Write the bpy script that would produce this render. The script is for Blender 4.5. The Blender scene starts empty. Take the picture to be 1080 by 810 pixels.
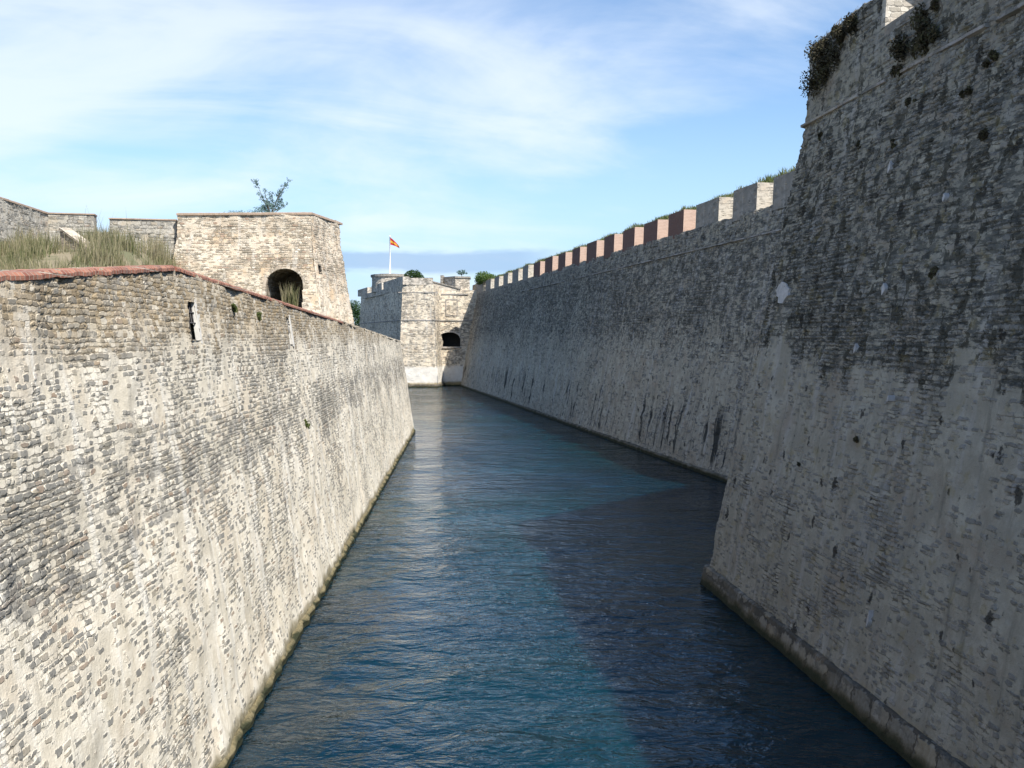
import bpy, bmesh, math, random
import numpy as np
from mathutils import Vector, noise as mnoise
random.seed(7); rng = np.random.default_rng(11)
sc = bpy.context.scene
COL = sc.collection
HZ, F, CH = 356.0, 1050.0, 9.0            # horizon row, focal length (px of 1080), eye height above the water

# ------------------------------------------------------------------ helpers
def tag(o, label=None, cat=None, group=None, kind=None):
    if label: o['label'] = label
    if cat: o['category'] = cat
    if group: o['group'] = group
    if kind: o['kind'] = kind
    return o
def empty(name, loc, label, cat, group=None):
    o = bpy.data.objects.new(name, None); COL.objects.link(o); o.location = loc
    o.empty_display_size = .3
    return tag(o, label, cat, group)
def link(name, me, mat, parent=None, smooth=False):
    for m in (mat if isinstance(mat, (list, tuple)) else [mat]): me.materials.append(m)
    if smooth: me.polygons.foreach_set('use_smooth', [True]*len(me.polygons))
    o = bpy.data.objects.new(name, me); COL.objects.link(o)
    if parent is not None:
        o.parent = parent
        o.matrix_parent_inverse = parent.matrix_basis.inverted()
    return o
def mesh(name, vs, fs, uv=None):
    me = bpy.data.meshes.new(name); me.from_pydata([tuple(map(float, v)) for v in vs], [], [tuple(f) for f in fs])
    if uv is not None:
        l = me.uv_layers.new(name='UVMap'); vi = np.empty(len(me.loops), np.int32); me.loops.foreach_get('vertex_index', vi)
        l.data.foreach_set('uv', np.asarray(uv, np.float32)[vi].ravel())
    me.update(); return me
def D_of(px, y, z=0.0): return F*(CH-z)/(y-HZ)
def at(px, py, D): return Vector(((px-540)/F*D, D, CH+(HZ-py)/F*D))

class MB:
    """collects simple solids; uv is metres along the longer horizontal axis, and height"""
    def __init__(s): s.v=[]; s.f=[]; s.uv=[]
    def add(s, vs, fs, uvs=None):
        n=len(s.v); s.v+=[tuple(v) for v in vs]; s.f+=[tuple(i+n for i in f) for f in fs]
        s.uv += list(uvs) if uvs is not None else [(v[0]+v[1], v[2]) for v in vs]
    def prism(s, pts, z0, z1, jit=0.0, ins=0.0):
        """vertical prism on a plan polygon (counter clockwise); z1 may be a list; every wall face has its own verts"""
        n=len(pts); z0l = z0 if hasattr(z0,'__len__') else [z0]*n; z1l = z1 if hasattr(z1,'__len__') else [z1]*n
        c = (sum(p[0] for p in pts)/n, sum(p[1] for p in pts)/n)
        T=[(p[0]+(c[0]-p[0])*ins+random.uniform(-jit,jit), p[1]+(c[1]-p[1])*ins+random.uniform(-jit,jit), z1l[i]+random.uniform(-jit,jit)) for i,p in enumerate(pts)]
        B=[(p[0],p[1],z0l[i]) for i,p in enumerate(pts)]
        u=0
        for i in range(n):
            j=(i+1)%n; L=math.hypot(pts[j][0]-pts[i][0], pts[j][1]-pts[i][1])
            s.add([B[i],B[j],T[j],T[i]], [(0,1,2,3)], [(u,B[i][2]),(u+L,B[j][2]),(u+L,T[j][2]),(u,T[i][2])]); u+=L+.37
        s.add(T, [tuple(range(n))], [(t[0],t[1]) for t in T]); s.add(B, [tuple(reversed(range(n)))], [(t[0],t[1]) for t in B])
    def tube(s, pts, r0, r1, n=7):
        pts=[Vector(p) for p in pts]; rings=[]
        for i,p in enumerate(pts):
            d=(pts[min(i+1,len(pts)-1)]-pts[max(i-1,0)]).normalized()
            a=d.cross(Vector((0,0,1)) if abs(d.z)<.9 else Vector((1,0,0))).normalized(); b=d.cross(a)
            r=r0+(r1-r0)*i/max(1,len(pts)-1)
            rings.append([p+(a*math.cos(t)+b*math.sin(t))*r for t in [2*math.pi*k/n for k in range(n)]])
        vs=[v for R in rings for v in R]
        fs=[(i*n+k, i*n+(k+1)%n, (i+1)*n+(k+1)%n, (i+1)*n+k) for i in range(len(pts)-1) for k in range(n)]
        fs+=[tuple(range(n)), tuple(reversed(range((len(pts)-1)*n, len(pts)*n)))]
        s.add(vs, fs)
    def build(s, name, mat, parent=None, smooth=False):
        return link(name, mesh(name, s.v, s.f, s.uv), mat, parent, smooth)

# ------------------------------------------------------------------ node helper
class NT:
    def __init__(s, name):
        s.mat = bpy.data.materials.new(name); s.mat.use_nodes = True
        s.t = s.mat.node_tree; s.n = s.t.nodes; s.l = s.t.links
        s.b = s.n['Principled BSDF']; s.out = s.n['Material Output']
    def new(s, ty, **kw):
        n = s.n.new(ty)
        for k, v in kw.items(): setattr(n, k, v)
        return n
    def put(s, sock, v):
        if isinstance(v, bpy.types.NodeSocket): s.l.new(v, sock)
        elif v is not None:
            if isinstance(v, (tuple, list)) and len(v) == 3 and sock.type == 'RGBA': v = (*v, 1)
            sock.default_value = v
    def m(s, op, a, b=None, c=None, clamp=False):
        n = s.new('ShaderNodeMath', operation=op, use_clamp=clamp)
        for i, v in enumerate((a, b, c)):
            if v is not None: s.put(n.inputs[i], v)
        return n.outputs[0]
    def vm(s, op, a, b=None):
        n = s.new('ShaderNodeVectorMath', operation=op); s.put(n.inputs[0], a)
        if b is not None: s.put(n.inputs[1], b)
        return n.outputs[0]
    def mix(s, fac, a, b, mode='MIX'):
        n = s.new('ShaderNodeMix', data_type='RGBA', blend_type=mode)
        s.put(n.inputs[0], fac); s.put(n.inputs[6], a); s.put(n.inputs[7], b); return n.outputs[2]
    def noise(s, vec, scale=1, detail=4, rough=.55, dist=0, out=0, dims='3D'):
        n = s.new('ShaderNodeTexNoise', noise_dimensions=dims); s.put(n.inputs['Vector'], vec); n.inputs['Scale'].default_value = scale
        n.inputs['Detail'].default_value = detail; n.inputs['Roughness'].default_value = rough; n.inputs['Distortion'].default_value = dist
        return n.outputs[out]
    def vor(s, vec, feature='F1', scale=1, rnd=1, dims='2D', metric=None):
        n = s.new('ShaderNodeTexVoronoi', feature=feature, voronoi_dimensions=dims); s.put(n.inputs['Vector'], vec)
        if metric: n.distance = metric
        n.inputs['Scale'].default_value = scale; n.inputs['Randomness'].default_value = rnd; return n.outputs
    def step(s, v, a, b, lo=0., hi=1.):
        n = s.new('ShaderNodeMapRange', interpolation_type='SMOOTHSTEP'); s.put(n.inputs[0], v)
        for i, q in enumerate((a, b, lo, hi)): s.put(n.inputs[1+i], q)
        return n.outputs[0]
    def ramp(s, v, stops, mode='LINEAR'):
        n = s.new('ShaderNodeValToRGB'); s.put(n.inputs[0], v); e = n.color_ramp.elements; n.color_ramp.interpolation = mode
        while len(e) < len(stops): e.new(.5)
        for i, (p, c) in enumerate(stops):
            e[i].position = p; e[i].color = (c, c, c, 1) if not hasattr(c, '__len__') else (*c, 1)
        return n.outputs[0]
    def xyz(s, v):
        n = s.new('ShaderNodeSeparateXYZ'); s.put(n.inputs[0], v); return n.outputs
    def comb(s, x, y, z=0.):
        n = s.new('ShaderNodeCombineXYZ')
        for i, q in enumerate((x, y, z)): s.put(n.inputs[i], q)
        return n.outputs[0]
    def uv(s): return s.new('ShaderNodeTexCoord').outputs['UV']
    def obj(s): return s.new('ShaderNodeTexCoord').outputs['Object']
    def geo(s): return s.new('ShaderNodeNewGeometry').outputs

def masonry(name, w=.4, h=.2, cover=((0, .5), (1, .5)), stones=None, mortar=((.42, .39, .33), (.50, .48, .43)),
            dark=.5, dark_col=(.07, .068, .06), dark_z=((0, 1), (1, 1)), streak=.4, pale=.2, pale_col=(.58, .57, .54), warm=.25, warm_col=(.40, .27, .15),
            foot=.55, spots=0., depth=.045, edge=.12, disp=True, seed=0., ochre=0., crev=0., lowstreak=0., zvar=1.5, blot=0., topwarm=None, dks=.8, wfoot=0., footc=((.20, .15, .065), (.34, .28, .16))):
    """rubble masonry laid in courses, half hidden by lime render. uv = metres (along, up)."""
    t = NT(name)
    nn = lambda *a, **k: t.noise(*a, dims='2D', **k)
    g = t.xyz(t.uv()); u = t.m('ADD', g[0], seed*13.7); v = g[1]
    P = t.comb(u, v)
    zz = t.m('DIVIDE', v, 20.)
    wob = nn(P, .55, 2, .5, out=1); wobf = nn(P, 5, 2, .5, out=1)
    pw = t.vm('ADD', P, t.vm('MULTIPLY', t.vm('SUBTRACT', wob, (.5, .5, .5)), (.25, .10, 0)))
    pw = t.vm('ADD', pw, t.vm('MULTIPLY', t.vm('SUBTRACT', wobf, (.5, .5, .5)), (w*.5, h*.5, 0)))
    q = t.xyz(pw)
    yw = t.m('ADD', q[1], t.m('MULTIPLY', nn(t.comb(t.m('MULTIPLY', u, .02), t.m('MULTIPLY', q[1], 2.2)), 1, 1, .5), h*2.2))   # courses of unequal height
    yr = t.m('DIVIDE', yw, h); row = t.m('FLOOR', yr); fy = t.m('FRACT', yr)
    wn = t.new('ShaderNodeTexWhiteNoise', noise_dimensions='1D'); t.put(wn.inputs['W'], row)
    wsc = t.m('ADD', .75, t.m('MULTIPLY', wn.outputs[0], .6))
    xw = t.m('ADD', t.m('MULTIPLY', t.m('DIVIDE', q[0], w), wsc), t.m('MULTIPLY', row, 31.7))
    def v1(f):
        n = t.new('ShaderNodeTexVoronoi', feature=f, voronoi_dimensions='1D'); t.put(n.inputs['W'], xw); n.inputs['Scale'].default_value = 1; n.inputs['Randomness'].default_value = .9; return n.outputs
    ex = v1('DISTANCE_TO_EDGE')[0]; rc = t.new('ShaderNodeSeparateColor'); t.put(rc.inputs[0], v1('F1')[1])
    r1, r2, r3 = rc.outputs[0], rc.outputs[1], rc.outputs[2]
    lo = t.m('MULTIPLY', r3, .16); hi = t.m('SUBTRACT', 1., t.m('MULTIPLY', r1, .22))
    ey = t.m('MINIMUM', t.m('SUBTRACT', fy, lo), t.m('SUBTRACT', hi, fy))
    ax, ay = t.m('MAXIMUM', 0., t.m('SUBTRACT', .28, t.m('MULTIPLY', ex, w/h*.7))), t.m('MAXIMUM', 0., t.m('SUBTRACT', .28, ey))
    ed = t.m('SUBTRACT', .28, t.m('SQRT', t.m('ADD', t.m('MULTIPLY', ax, ax), t.m('MULTIPLY', ay, ay))))
    big = nn(P, .22, 4, .6); mid = nn(P, 1.1, 5, .65); fine = nn(P, 9, 4, .7); grit = nn(P, 38, 2, .7)
    zw = t.m('ADD', zz, t.m('MULTIPLY', t.m('SUBTRACT', big, .5), zvar/20.))
    cov = t.ramp(zw, [(z/20, c) for z, c in cover])
    cov = t.m('ADD', cov, t.m('MULTIPLY', t.m('SUBTRACT', big, .5), 1.1))
    cov = t.m('ADD', cov, t.m('MULTIPLY', t.m('SUBTRACT', mid, .5), 1.3))
    shown = t.step(t.m('SUBTRACT', cov, t.m('FRACT', t.m('MULTIPLY', r2, 7.3))), -.04, .12)
    body = t.step(t.m('ADD', ed, t.m('MULTIPLY', t.m('SUBTRACT', fine, .5), .45)), edge*.1, edge)
    S = t.m('MULTIPLY', shown, body)
    # gaping dark joints where the wall is bare of render
    joint = t.m('MULTIPLY', t.m('SUBTRACT', 1., t.step(ed, .0, .055)), t.step(t.m('SUBTRACT', t.m('ADD', cov, t.m('MULTIPLY', mid, .5)), .75), -.1, .25))
    sts = stones or [(0, (.13, .125, .11)), (.3, (.21, .20, .18)), (.55, (.30, .28, .24)), (.72, (.36, .30, .22)), (.86, (.44, .42, .37)), (1, (.26, .19, .13))]
    sc_ = t.ramp(r2, sts); sc_ = t.mix(t.m('MULTIPLY', fine, .5), sc_, (.34, .33, .30), 'MIX')
    mo = t.mix(t.step(mid, .35, .68), mortar[0], mortar[1])
    mo = t.mix(t.m('MULTIPLY', t.step(nn(P, .5, 4, .65), .5, .72), warm), mo, warm_col)
    col = t.mix(S, mo, sc_)
    col = t.mix(t.m('MULTIPLY', joint, .75), col, (.06, .055, .045))
    # vertical run-off
    st = nn(t.comb(t.m('MULTIPLY', u, 2.6), t.m('MULTIPLY', v, .16)), 1, 5, .65)
    st2 = nn(t.comb(t.m('ADD', t.m('MULTIPLY', u, 1.5), 77.), t.m('MULTIPLY', v, .12)), 1, 3, .6)
    col = t.mix(t.m('MULTIPLY', t.step(st2, .56, .70), pale), col, pale_col)
    col = t.mix(t.m('MULTIPLY', t.step(st, .56, .74), streak), col, dark_col)
    # lichen and soot, broken up at every size
    dz = t.ramp(zw, [(z/20, c) for z, c in dark_z])
    dk = t.m('ADD', t.m('MULTIPLY', nn(t.comb(t.m('ADD', u, 31.), t.m('MULTIPLY', v, 2.2)), dks, 5, .74), 1.), t.m('MULTIPLY', t.m('SUBTRACT', dz, 1.), .16))
    dkm = t.m('MULTIPLY', t.step(dk, .51, .60), dark)
    col = t.mix(dkm, col, t.mix(fine, dark_col, tuple(min(.17, q*2.2) for q in dark_col)))
    if blot:
        bl = nn(t.comb(t.m('MULTIPLY', u, 2.3), t.m('MULTIPLY', v, 1.5)), 1, 4, .64)
        bm = t.m('MULTIPLY', t.m('MULTIPLY', t.step(bl, .565, .60), t.step(dz, .45, .9)), blot)
        col = t.mix(bm, col, t.mix(grit, (.022, .024, .02), (.075, .07, .05)))
    if crev:
        cr = nn(t.comb(t.m('MULTIPLY', u, 1.1), t.m('MULTIPLY', v, 8.)), 1, 4, .6)
        crm = t.m('MULTIPLY', t.m('MULTIPLY', t.step(cr, .54, .62), t.step(t.m('ADD', dz, t.m('SUBTRACT', mid, .5)), .55, 1.)), crev)
        col = t.mix(crm, col, dark_col)
    if lowstreak:
        ls = nn(t.comb(t.m('MULTIPLY', u, 1.1), t.m('MULTIPLY', v, .10)), 1, 3, .6)
        lm = t.m('MULTIPLY', t.step(ls, .565, .66), t.m('MULTIPLY', t.step(t.m('ADD', v, t.m('MULTIPLY', t.m('SUBTRACT', r1, .5), 1.)), 5.5, 3.2), t.step(v, .3, 1.)))
        col = t.mix(t.m('MULTIPLY', t.m('MULTIPLY', lm, t.step(big, .40, .50)), lowstreak), col, (.035, .038, .036))
    if spots:
        sp = t.vor(t.comb(t.m('MULTIPLY', u, 1.25), t.m('MULTIPLY', v, .9)), 'F1', 1, 1)
        rr = t.new('ShaderNodeSeparateColor'); t.put(rr.inputs[0], sp[1])
        rad = t.m('MULTIPLY', t.m('MULTIPLY', t.m('POWER', rr.outputs[0], 3.), .22), t.step(mid, .36, .62))
        d = t.m('SUBTRACT', t.m('ADD', sp[0], t.m('MULTIPLY', t.m('SUBTRACT', fine, .5), .25)), rad)
        spm = t.m('MULTIPLY', t.m('SUBTRACT', 1., t.step(d, -.02, .05)), spots)
        col = t.mix(spm, col, (.035, .034, .03))
    if ochre:
        col = t.mix(t.m('MULTIPLY', t.step(nn(t.comb(t.m('ADD', u, 57.), v), 1.7, 4, .6), .60, .70), ochre), col, (.24, .20, .09))
    if wfoot:
        wz = t.m('ADD', v, t.m('MULTIPLY', t.m('SUBTRACT', mid, .5), 1.2))
        col = t.mix(t.m('MULTIPLY', t.step(wz, wfoot+.3, wfoot-.2), t.m('SUBTRACT', .85, t.m('MULTIPLY', dkm, .3))), col, t.mix(mid, (.56, .54, .49), (.72, .70, .66)))
    if foot:
        jag = t.m('ADD', v, t.m('MULTIPLY', t.m('SUBTRACT', mid, .5), .5))
        col = t.mix(t.m('SUBTRACT', 1., t.step(jag, foot*.7, foot*1.5)), col, t.mix(fine, *footc))
        col = t.mix(t.m('SUBTRACT', 1., t.step(jag, .12, .26)), col, (.030, .034, .018))
    if topwarm:
        tw = t.m('MULTIPLY', t.step(t.m('ADD', v, t.m('MULTIPLY', t.m('SUBTRACT', mid, .5), 2.)), topwarm[0], topwarm[0]+1.2), topwarm[1])
        col = t.mix(t.m('MULTIPLY', tw, t.m('ADD', .25, r1)), col, t.mix(r3, (.20, .15, .085), (.40, .31, .19)))
    val = t.m('ADD', .80, t.m('MULTIPLY', t.m('ADD', t.m('MULTIPLY', grit, .6), t.m('MULTIPLY', fine, .6)), .34))
    col = t.mix(1., col, t.comb(val, val, val), 'MULTIPLY')
    t.put(t.b.inputs['Base Color'], col); t.b.inputs['Roughness'].default_value = .93; t.b.inputs['Specular IOR Level'].default_value = .2
    # relief
    H = t.m('ADD', t.m('MULTIPLY', S, t.m('ADD', .35, t.m('MULTIPLY', r3, .65))), t.m('MULTIPLY', fine, .45))
    H = t.m('ADD', H, t.m('MULTIPLY', grit, .16)); H = t.m('ADD', H, t.m('MULTIPLY', mid, .8))
    H = t.m('SUBTRACT', H, t.m('MULTIPLY', joint, .8)); H = t.m('SUBTRACT', H, t.m('MULTIPLY', dkm, .25))
    if disp:
        d = t.new('ShaderNodeDisplacement'); t.put(d.inputs['Height'], H); d.inputs['Midlevel'].default_value = .8; d.inputs['Scale'].default_value = depth
        t.l.new(d.outputs[0], t.out.inputs['Displacement']); t.mat.displacement_method = 'BOTH'
    else:
        d = t.new('ShaderNodeBump'); t.put(d.inputs['Height'], H); d.inputs['Distance'].default_value = depth; d.inputs['Strength'].default_value = .9
        t.l.new(d.outputs[0], t.b.inputs['Normal'])
    return t.mat

def brick(name, c1, c2, mort, bw=.28, bh=.07, fade=.3):
    t = NT(name); P = t.uv(); n = t.new('ShaderNodeTexBrick'); t.put(n.inputs['Vector'], P)
    n.inputs['Scale'].default_value = 1; n.inputs['Brick Width'].default_value = bw; n.inputs['Row Height'].default_value = bh
    n.inputs['Mortar Size'].default_value = .012; n.inputs['Mortar Smooth'].default_value = .3; n.inputs['Bias'].default_value = 0.
    n.inputs['Color1'].default_value = (*c1, 1); n.inputs['Color2'].default_value = (*c2, 1); n.inputs['Mortar'].default_value = (*mort, 1)
    f = t.noise(P, 2.2, 5, .65); f2 = t.noise(P, 14, 4, .7)
    col = t.mix(t.m('MULTIPLY', t.step(f, .5, .7), fade), n.outputs[0], (.16, .13, .11))
    col = t.mix(t.m('MULTIPLY', t.step(f2, .55, .75), .35), col, mort)
    t.put(t.b.inputs['Base Color'], col); t.b.inputs['Roughness'].default_value = .9
    d = t.new('ShaderNodeBump'); t.put(d.inputs['Height'], t.m('ADD', t.m('MULTIPLY', n.outputs[1], -1.), f2)); d.inputs['Distance'].default_value = .015
    t.l.new(d.outputs[0], t.b.inputs['Normal']); return t.mat

def simple(name, c1, c2, scale=3, rough=.9, bump=.02, metal=0.):
    t = NT(name); P = t.obj(); f = t.noise(P, scale, 6, .65)
    t.put(t.b.inputs['Base Color'], t.mix(t.step(f, .3, .7), c1, c2)); t.b.inputs['Roughness'].default_value = rough; t.b.inputs['Metallic'].default_value = metal
    if bump:
        d = t.new('ShaderNodeBump'); t.put(d.inputs['Height'], f); d.inputs['Distance'].default_value = bump; t.l.new(d.outputs[0], t.b.inputs['Normal'])
    return t.mat
def leafmat(name, cols, trans=.35, scale=.35):
    t = NT(name); g = t.new('ShaderNodeNewGeometry'); P = t.obj()
    r = t.m('ADD', t.m('MULTIPLY', g.outputs['Random Per Island'], .6), t.m('MULTIPLY', t.step(t.noise(P, scale, 3, .6), .3, .7), .4))
    c = t.ramp(r, cols); t.put(t.b.inputs['Base Color'], c); t.b.inputs['Roughness'].default_value = .75; t.b.inputs['Specular IOR Level'].default_value = .2
    tr = t.new('ShaderNodeBsdfTranslucent'); t.put(tr.inputs[0], c); mx = t.new('ShaderNodeMixShader'); mx.inputs[0].default_value = trans
    t.l.new(t.b.outputs[0], mx.inputs[1]); t.l.new(tr.outputs[0], mx.inputs[2]); t.l.new(mx.outputs[0], t.out.inputs[0]); return t.mat

# ------------------------------------------------------------------ materials
M = {}
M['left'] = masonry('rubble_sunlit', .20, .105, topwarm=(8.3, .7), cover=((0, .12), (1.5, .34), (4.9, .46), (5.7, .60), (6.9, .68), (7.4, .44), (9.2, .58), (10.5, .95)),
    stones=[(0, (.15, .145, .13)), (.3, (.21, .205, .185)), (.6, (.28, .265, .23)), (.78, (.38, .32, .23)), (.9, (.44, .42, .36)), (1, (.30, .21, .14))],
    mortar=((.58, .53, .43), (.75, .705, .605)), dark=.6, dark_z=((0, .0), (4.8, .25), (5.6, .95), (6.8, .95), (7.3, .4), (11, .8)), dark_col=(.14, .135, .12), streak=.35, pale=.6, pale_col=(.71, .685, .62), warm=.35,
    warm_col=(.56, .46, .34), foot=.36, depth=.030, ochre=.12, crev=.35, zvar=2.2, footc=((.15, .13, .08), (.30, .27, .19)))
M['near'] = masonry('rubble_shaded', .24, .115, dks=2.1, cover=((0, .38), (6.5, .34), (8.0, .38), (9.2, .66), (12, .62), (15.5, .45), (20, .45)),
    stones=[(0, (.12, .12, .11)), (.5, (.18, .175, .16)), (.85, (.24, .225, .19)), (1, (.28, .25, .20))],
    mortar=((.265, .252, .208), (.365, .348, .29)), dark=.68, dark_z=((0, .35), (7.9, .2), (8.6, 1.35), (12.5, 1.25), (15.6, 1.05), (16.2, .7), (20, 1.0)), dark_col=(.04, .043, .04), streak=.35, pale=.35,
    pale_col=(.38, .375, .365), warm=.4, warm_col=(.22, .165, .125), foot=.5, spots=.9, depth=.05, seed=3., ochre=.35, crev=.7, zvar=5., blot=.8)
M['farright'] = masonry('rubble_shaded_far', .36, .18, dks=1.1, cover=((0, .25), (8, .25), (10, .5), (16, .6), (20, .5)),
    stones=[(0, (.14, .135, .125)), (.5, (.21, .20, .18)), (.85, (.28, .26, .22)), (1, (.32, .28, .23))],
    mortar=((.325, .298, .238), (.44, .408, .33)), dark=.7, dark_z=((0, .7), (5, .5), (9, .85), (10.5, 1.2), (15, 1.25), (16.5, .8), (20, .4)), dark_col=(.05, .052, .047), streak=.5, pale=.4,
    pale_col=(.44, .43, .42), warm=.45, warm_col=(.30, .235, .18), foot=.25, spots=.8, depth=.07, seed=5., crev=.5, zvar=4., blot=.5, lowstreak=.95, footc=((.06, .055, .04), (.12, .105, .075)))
M['bastion'] = masonry('rubble_warm', .32, .15, cover=((0, .4), (11, .35), (13, .5), (15.5, .62), (19, .5), (20, .4)),
    stones=[(0, (.22, .18, .13)), (.25, (.34, .28, .20)), (.5, (.46, .38, .27)), (.72, (.52, .40, .28)), (.86, (.50, .45, .37)), (1, (.36, .22, .14))],
    mortar=((.58, .49, .375), (.70, .635, .52)), dark=.35, dark_z=((0, 1), (20, .6)), dark_col=(.16, .14, .11), streak=.18, pale=.35, pale_col=(.66, .63, .57), warm=.6, warm_col=(.52, .37, .22), foot=0, depth=.07, seed=8.)
M['lichen_wall'] = masonry('rubble_greyed', .42, .21, cover=((0, .5), (20, .55)), mortar=((.40, .37, .31), (.50, .47, .41)), dark=.6, dark_col=(.13, .125, .10), streak=.35, warm=.5, warm_col=(.42, .33, .22), foot=0, depth=.06, seed=4.5)
M['lichen_b'] = masonry('rubble_greyed_plain', .42, .21, disp=False, cover=((0, .5), (20, .55)), mortar=((.40, .37, .31), (.50, .47, .41)), dark=.6, dark_col=(.13, .125, .10), streak=.35, warm=.5, warm_col=(.42, .33, .22), foot=0, depth=.06, seed=4.5)
M['tower'] = masonry('rubble_pale', .45, .24, cover=((0, .05), (3.4, .1), (4, .5), (10, .55), (16, .45), (20, .4)),
    stones=[(0, (.20, .18, .15)), (.3, (.32, .28, .22)), (.6, (.44, .38, .30)), (.85, (.48, .44, .38)), (1, (.36, .26, .18))],
    mortar=((.60, .52, .40), (.72, .65, .53)), dark=.45, dark_z=((0, .3), (3.5, .4), (4.5, 1), (20, .9)), dark_col=(.14, .125, .10), streak=.2, pale=.35, pale_col=(.62, .60, .55), warm=.5, warm_col=(.44, .34, .23), foot=.7, depth=.07, seed=12., wfoot=3.6)
M['tower_b'] = masonry('rubble_pale_plain', .5, .25, cover=((0, .5), (20, .5)), stones=[(0, (.20, .18, .15)), (.5, (.36, .31, .25)), (1, (.46, .42, .35))],
    mortar=((.54, .48, .40), (.62, .57, .49)), dark=.35, streak=.2, foot=0, depth=.04, disp=False, seed=2.)
M['bastion_b'] = masonry('rubble_warm_plain', .42, .21, cover=((0, .5), (20, .5)), stones=[(0, (.26, .21, .15)), (.5, (.44, .36, .26)), (1, (.50, .40, .30))],
    mortar=((.52, .44, .34), (.60, .54, .45)), dark=.3, streak=.2, foot=0, depth=.04, disp=False, seed=4.)
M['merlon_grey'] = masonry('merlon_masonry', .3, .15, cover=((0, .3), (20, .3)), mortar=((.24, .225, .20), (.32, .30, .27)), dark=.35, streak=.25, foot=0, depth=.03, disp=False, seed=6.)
M['merlon_sun_tint'] = masonry('merlon_sun_tint_masonry', .3, .15, cover=((0, .45), (20, .45)), stones=[(0, (.28, .25, .2)), (.5, (.42, .38, .31)), (1, (.5, .44, .36))], mortar=((.50, .455, .385), (.58, .54, .465)), dark=.3, streak=.15, foot=0, depth=.03, disp=False, seed=1.)  # pale copy for the cheeks, sunlight put into the stone colour
M['brick'] = brick('old_brick_shade_tint', (.13, .052, .042), (.19, .082, .06), (.19, .14, .115), fade=.6)  # merlon fronts, brick darkened to carry their shade
M['brick_sun_tint'] = brick('old_brick_sun_tint', (.50, .32, .24), (.58, .40, .31), (.58, .48, .41))  # merlon cheeks, brick lightened to carry the sunlight
M['coping'] = brick('coping_brick', (.20, .07, .045), (.37, .16, .10), (.36, .29, .23), .15, .4, .55)
M['coping_tan'] = brick('coping_tile', (.34, .25, .18), (.42, .31, .23), (.45, .40, .33), .3, .4, .5)
M['plinth'] = masonry('plinth_blocks', .8, .45, cover=((0, .8), (20, .8)), stones=[(0, (.12, .11, .085)), (.4, (.18, .16, .12)), (.8, (.22, .18, .11)), (1, (.24, .215, .17))],
    mortar=((.10, .09, .07), (.16, .145, .115)), dark=.7, footc=((.055, .05, .03), (.11, .095, .06)), streak=.2, foot=.28, depth=.03, disp=False, edge=.07)
M['foot_left'] = masonry('foot_ledge', .6, .3, footc=((.13, .11, .06), (.26, .22, .13)), cover=((0, .6), (20, .6)), stones=[(0, (.24, .20, .12)), (1, (.36, .32, .22))],
    mortar=((.26, .22, .14), (.36, .32, .23)), dark=.3, streak=.2, foot=.35, depth=.03, disp=False)
M['dark'] = simple('recess_shade', (.035, .033, .03), (.06, .055, .05), 3)  # near-black colour stands in for the shade inside the openings
M['patch'] = simple('lime_patch', (.34, .33, .32), (.48, .47, .46), 4, .9, .03)
M['jamb'] = simple('plastered_jamb', (.55, .53, .48), (.66, .64, .59), 4, .9, .02)
M['iron'] = simple('rusty_iron', (.05, .05, .055), (.10, .09, .09), 8, .7, 0)
M['white_paint'] = simple('white_paint', (.78, .78, .78), (.84, .84, .83), 5, .45, 0)
M['bark'] = simple('grey_bark', (.12, .10, .075), (.20, .17, .13), 6)
M['grassA'] = leafmat('tall_grass', [(0, (.09, .11, .045)), (.3, (.16, .17, .08)), (.55, (.28, .25, .15)), (.85, (.34, .30, .20)), (1, (.42, .38, .28))], .3, .25)
M['grassR'] = leafmat('parapet_grass', [(0, (.05, .08, .02)), (.5, (.12, .15, .05)), (.8, (.22, .21, .10)), (1, (.34, .31, .19))], .3, .15)
M['leaf_green'] = leafmat('leaf_green', [(0, (.018, .045, .012)), (.6, (.035, .075, .02)), (1, (.06, .11, .035))], .25)
M['leaf_blue'] = leafmat('leaf_blue_green', [(0, (.11, .19, .17)), (.6, (.18, .28, .26)), (1, (.26, .37, .35))], .5)
M['leaf_bright'] = leafmat('leaf_bright', [(0, (.07, .13, .03)), (.6, (.12, .19, .045)), (1, (.18, .24, .08))], .35)
M['leaf_dark'] = leafmat('dry_dark_leaf', [(0, (.03, .03, .018)), (.45, (.07, .058, .038)), (.8, (.10, .10, .05)), (1, (.17, .13, .085))], .15, .8)

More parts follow.
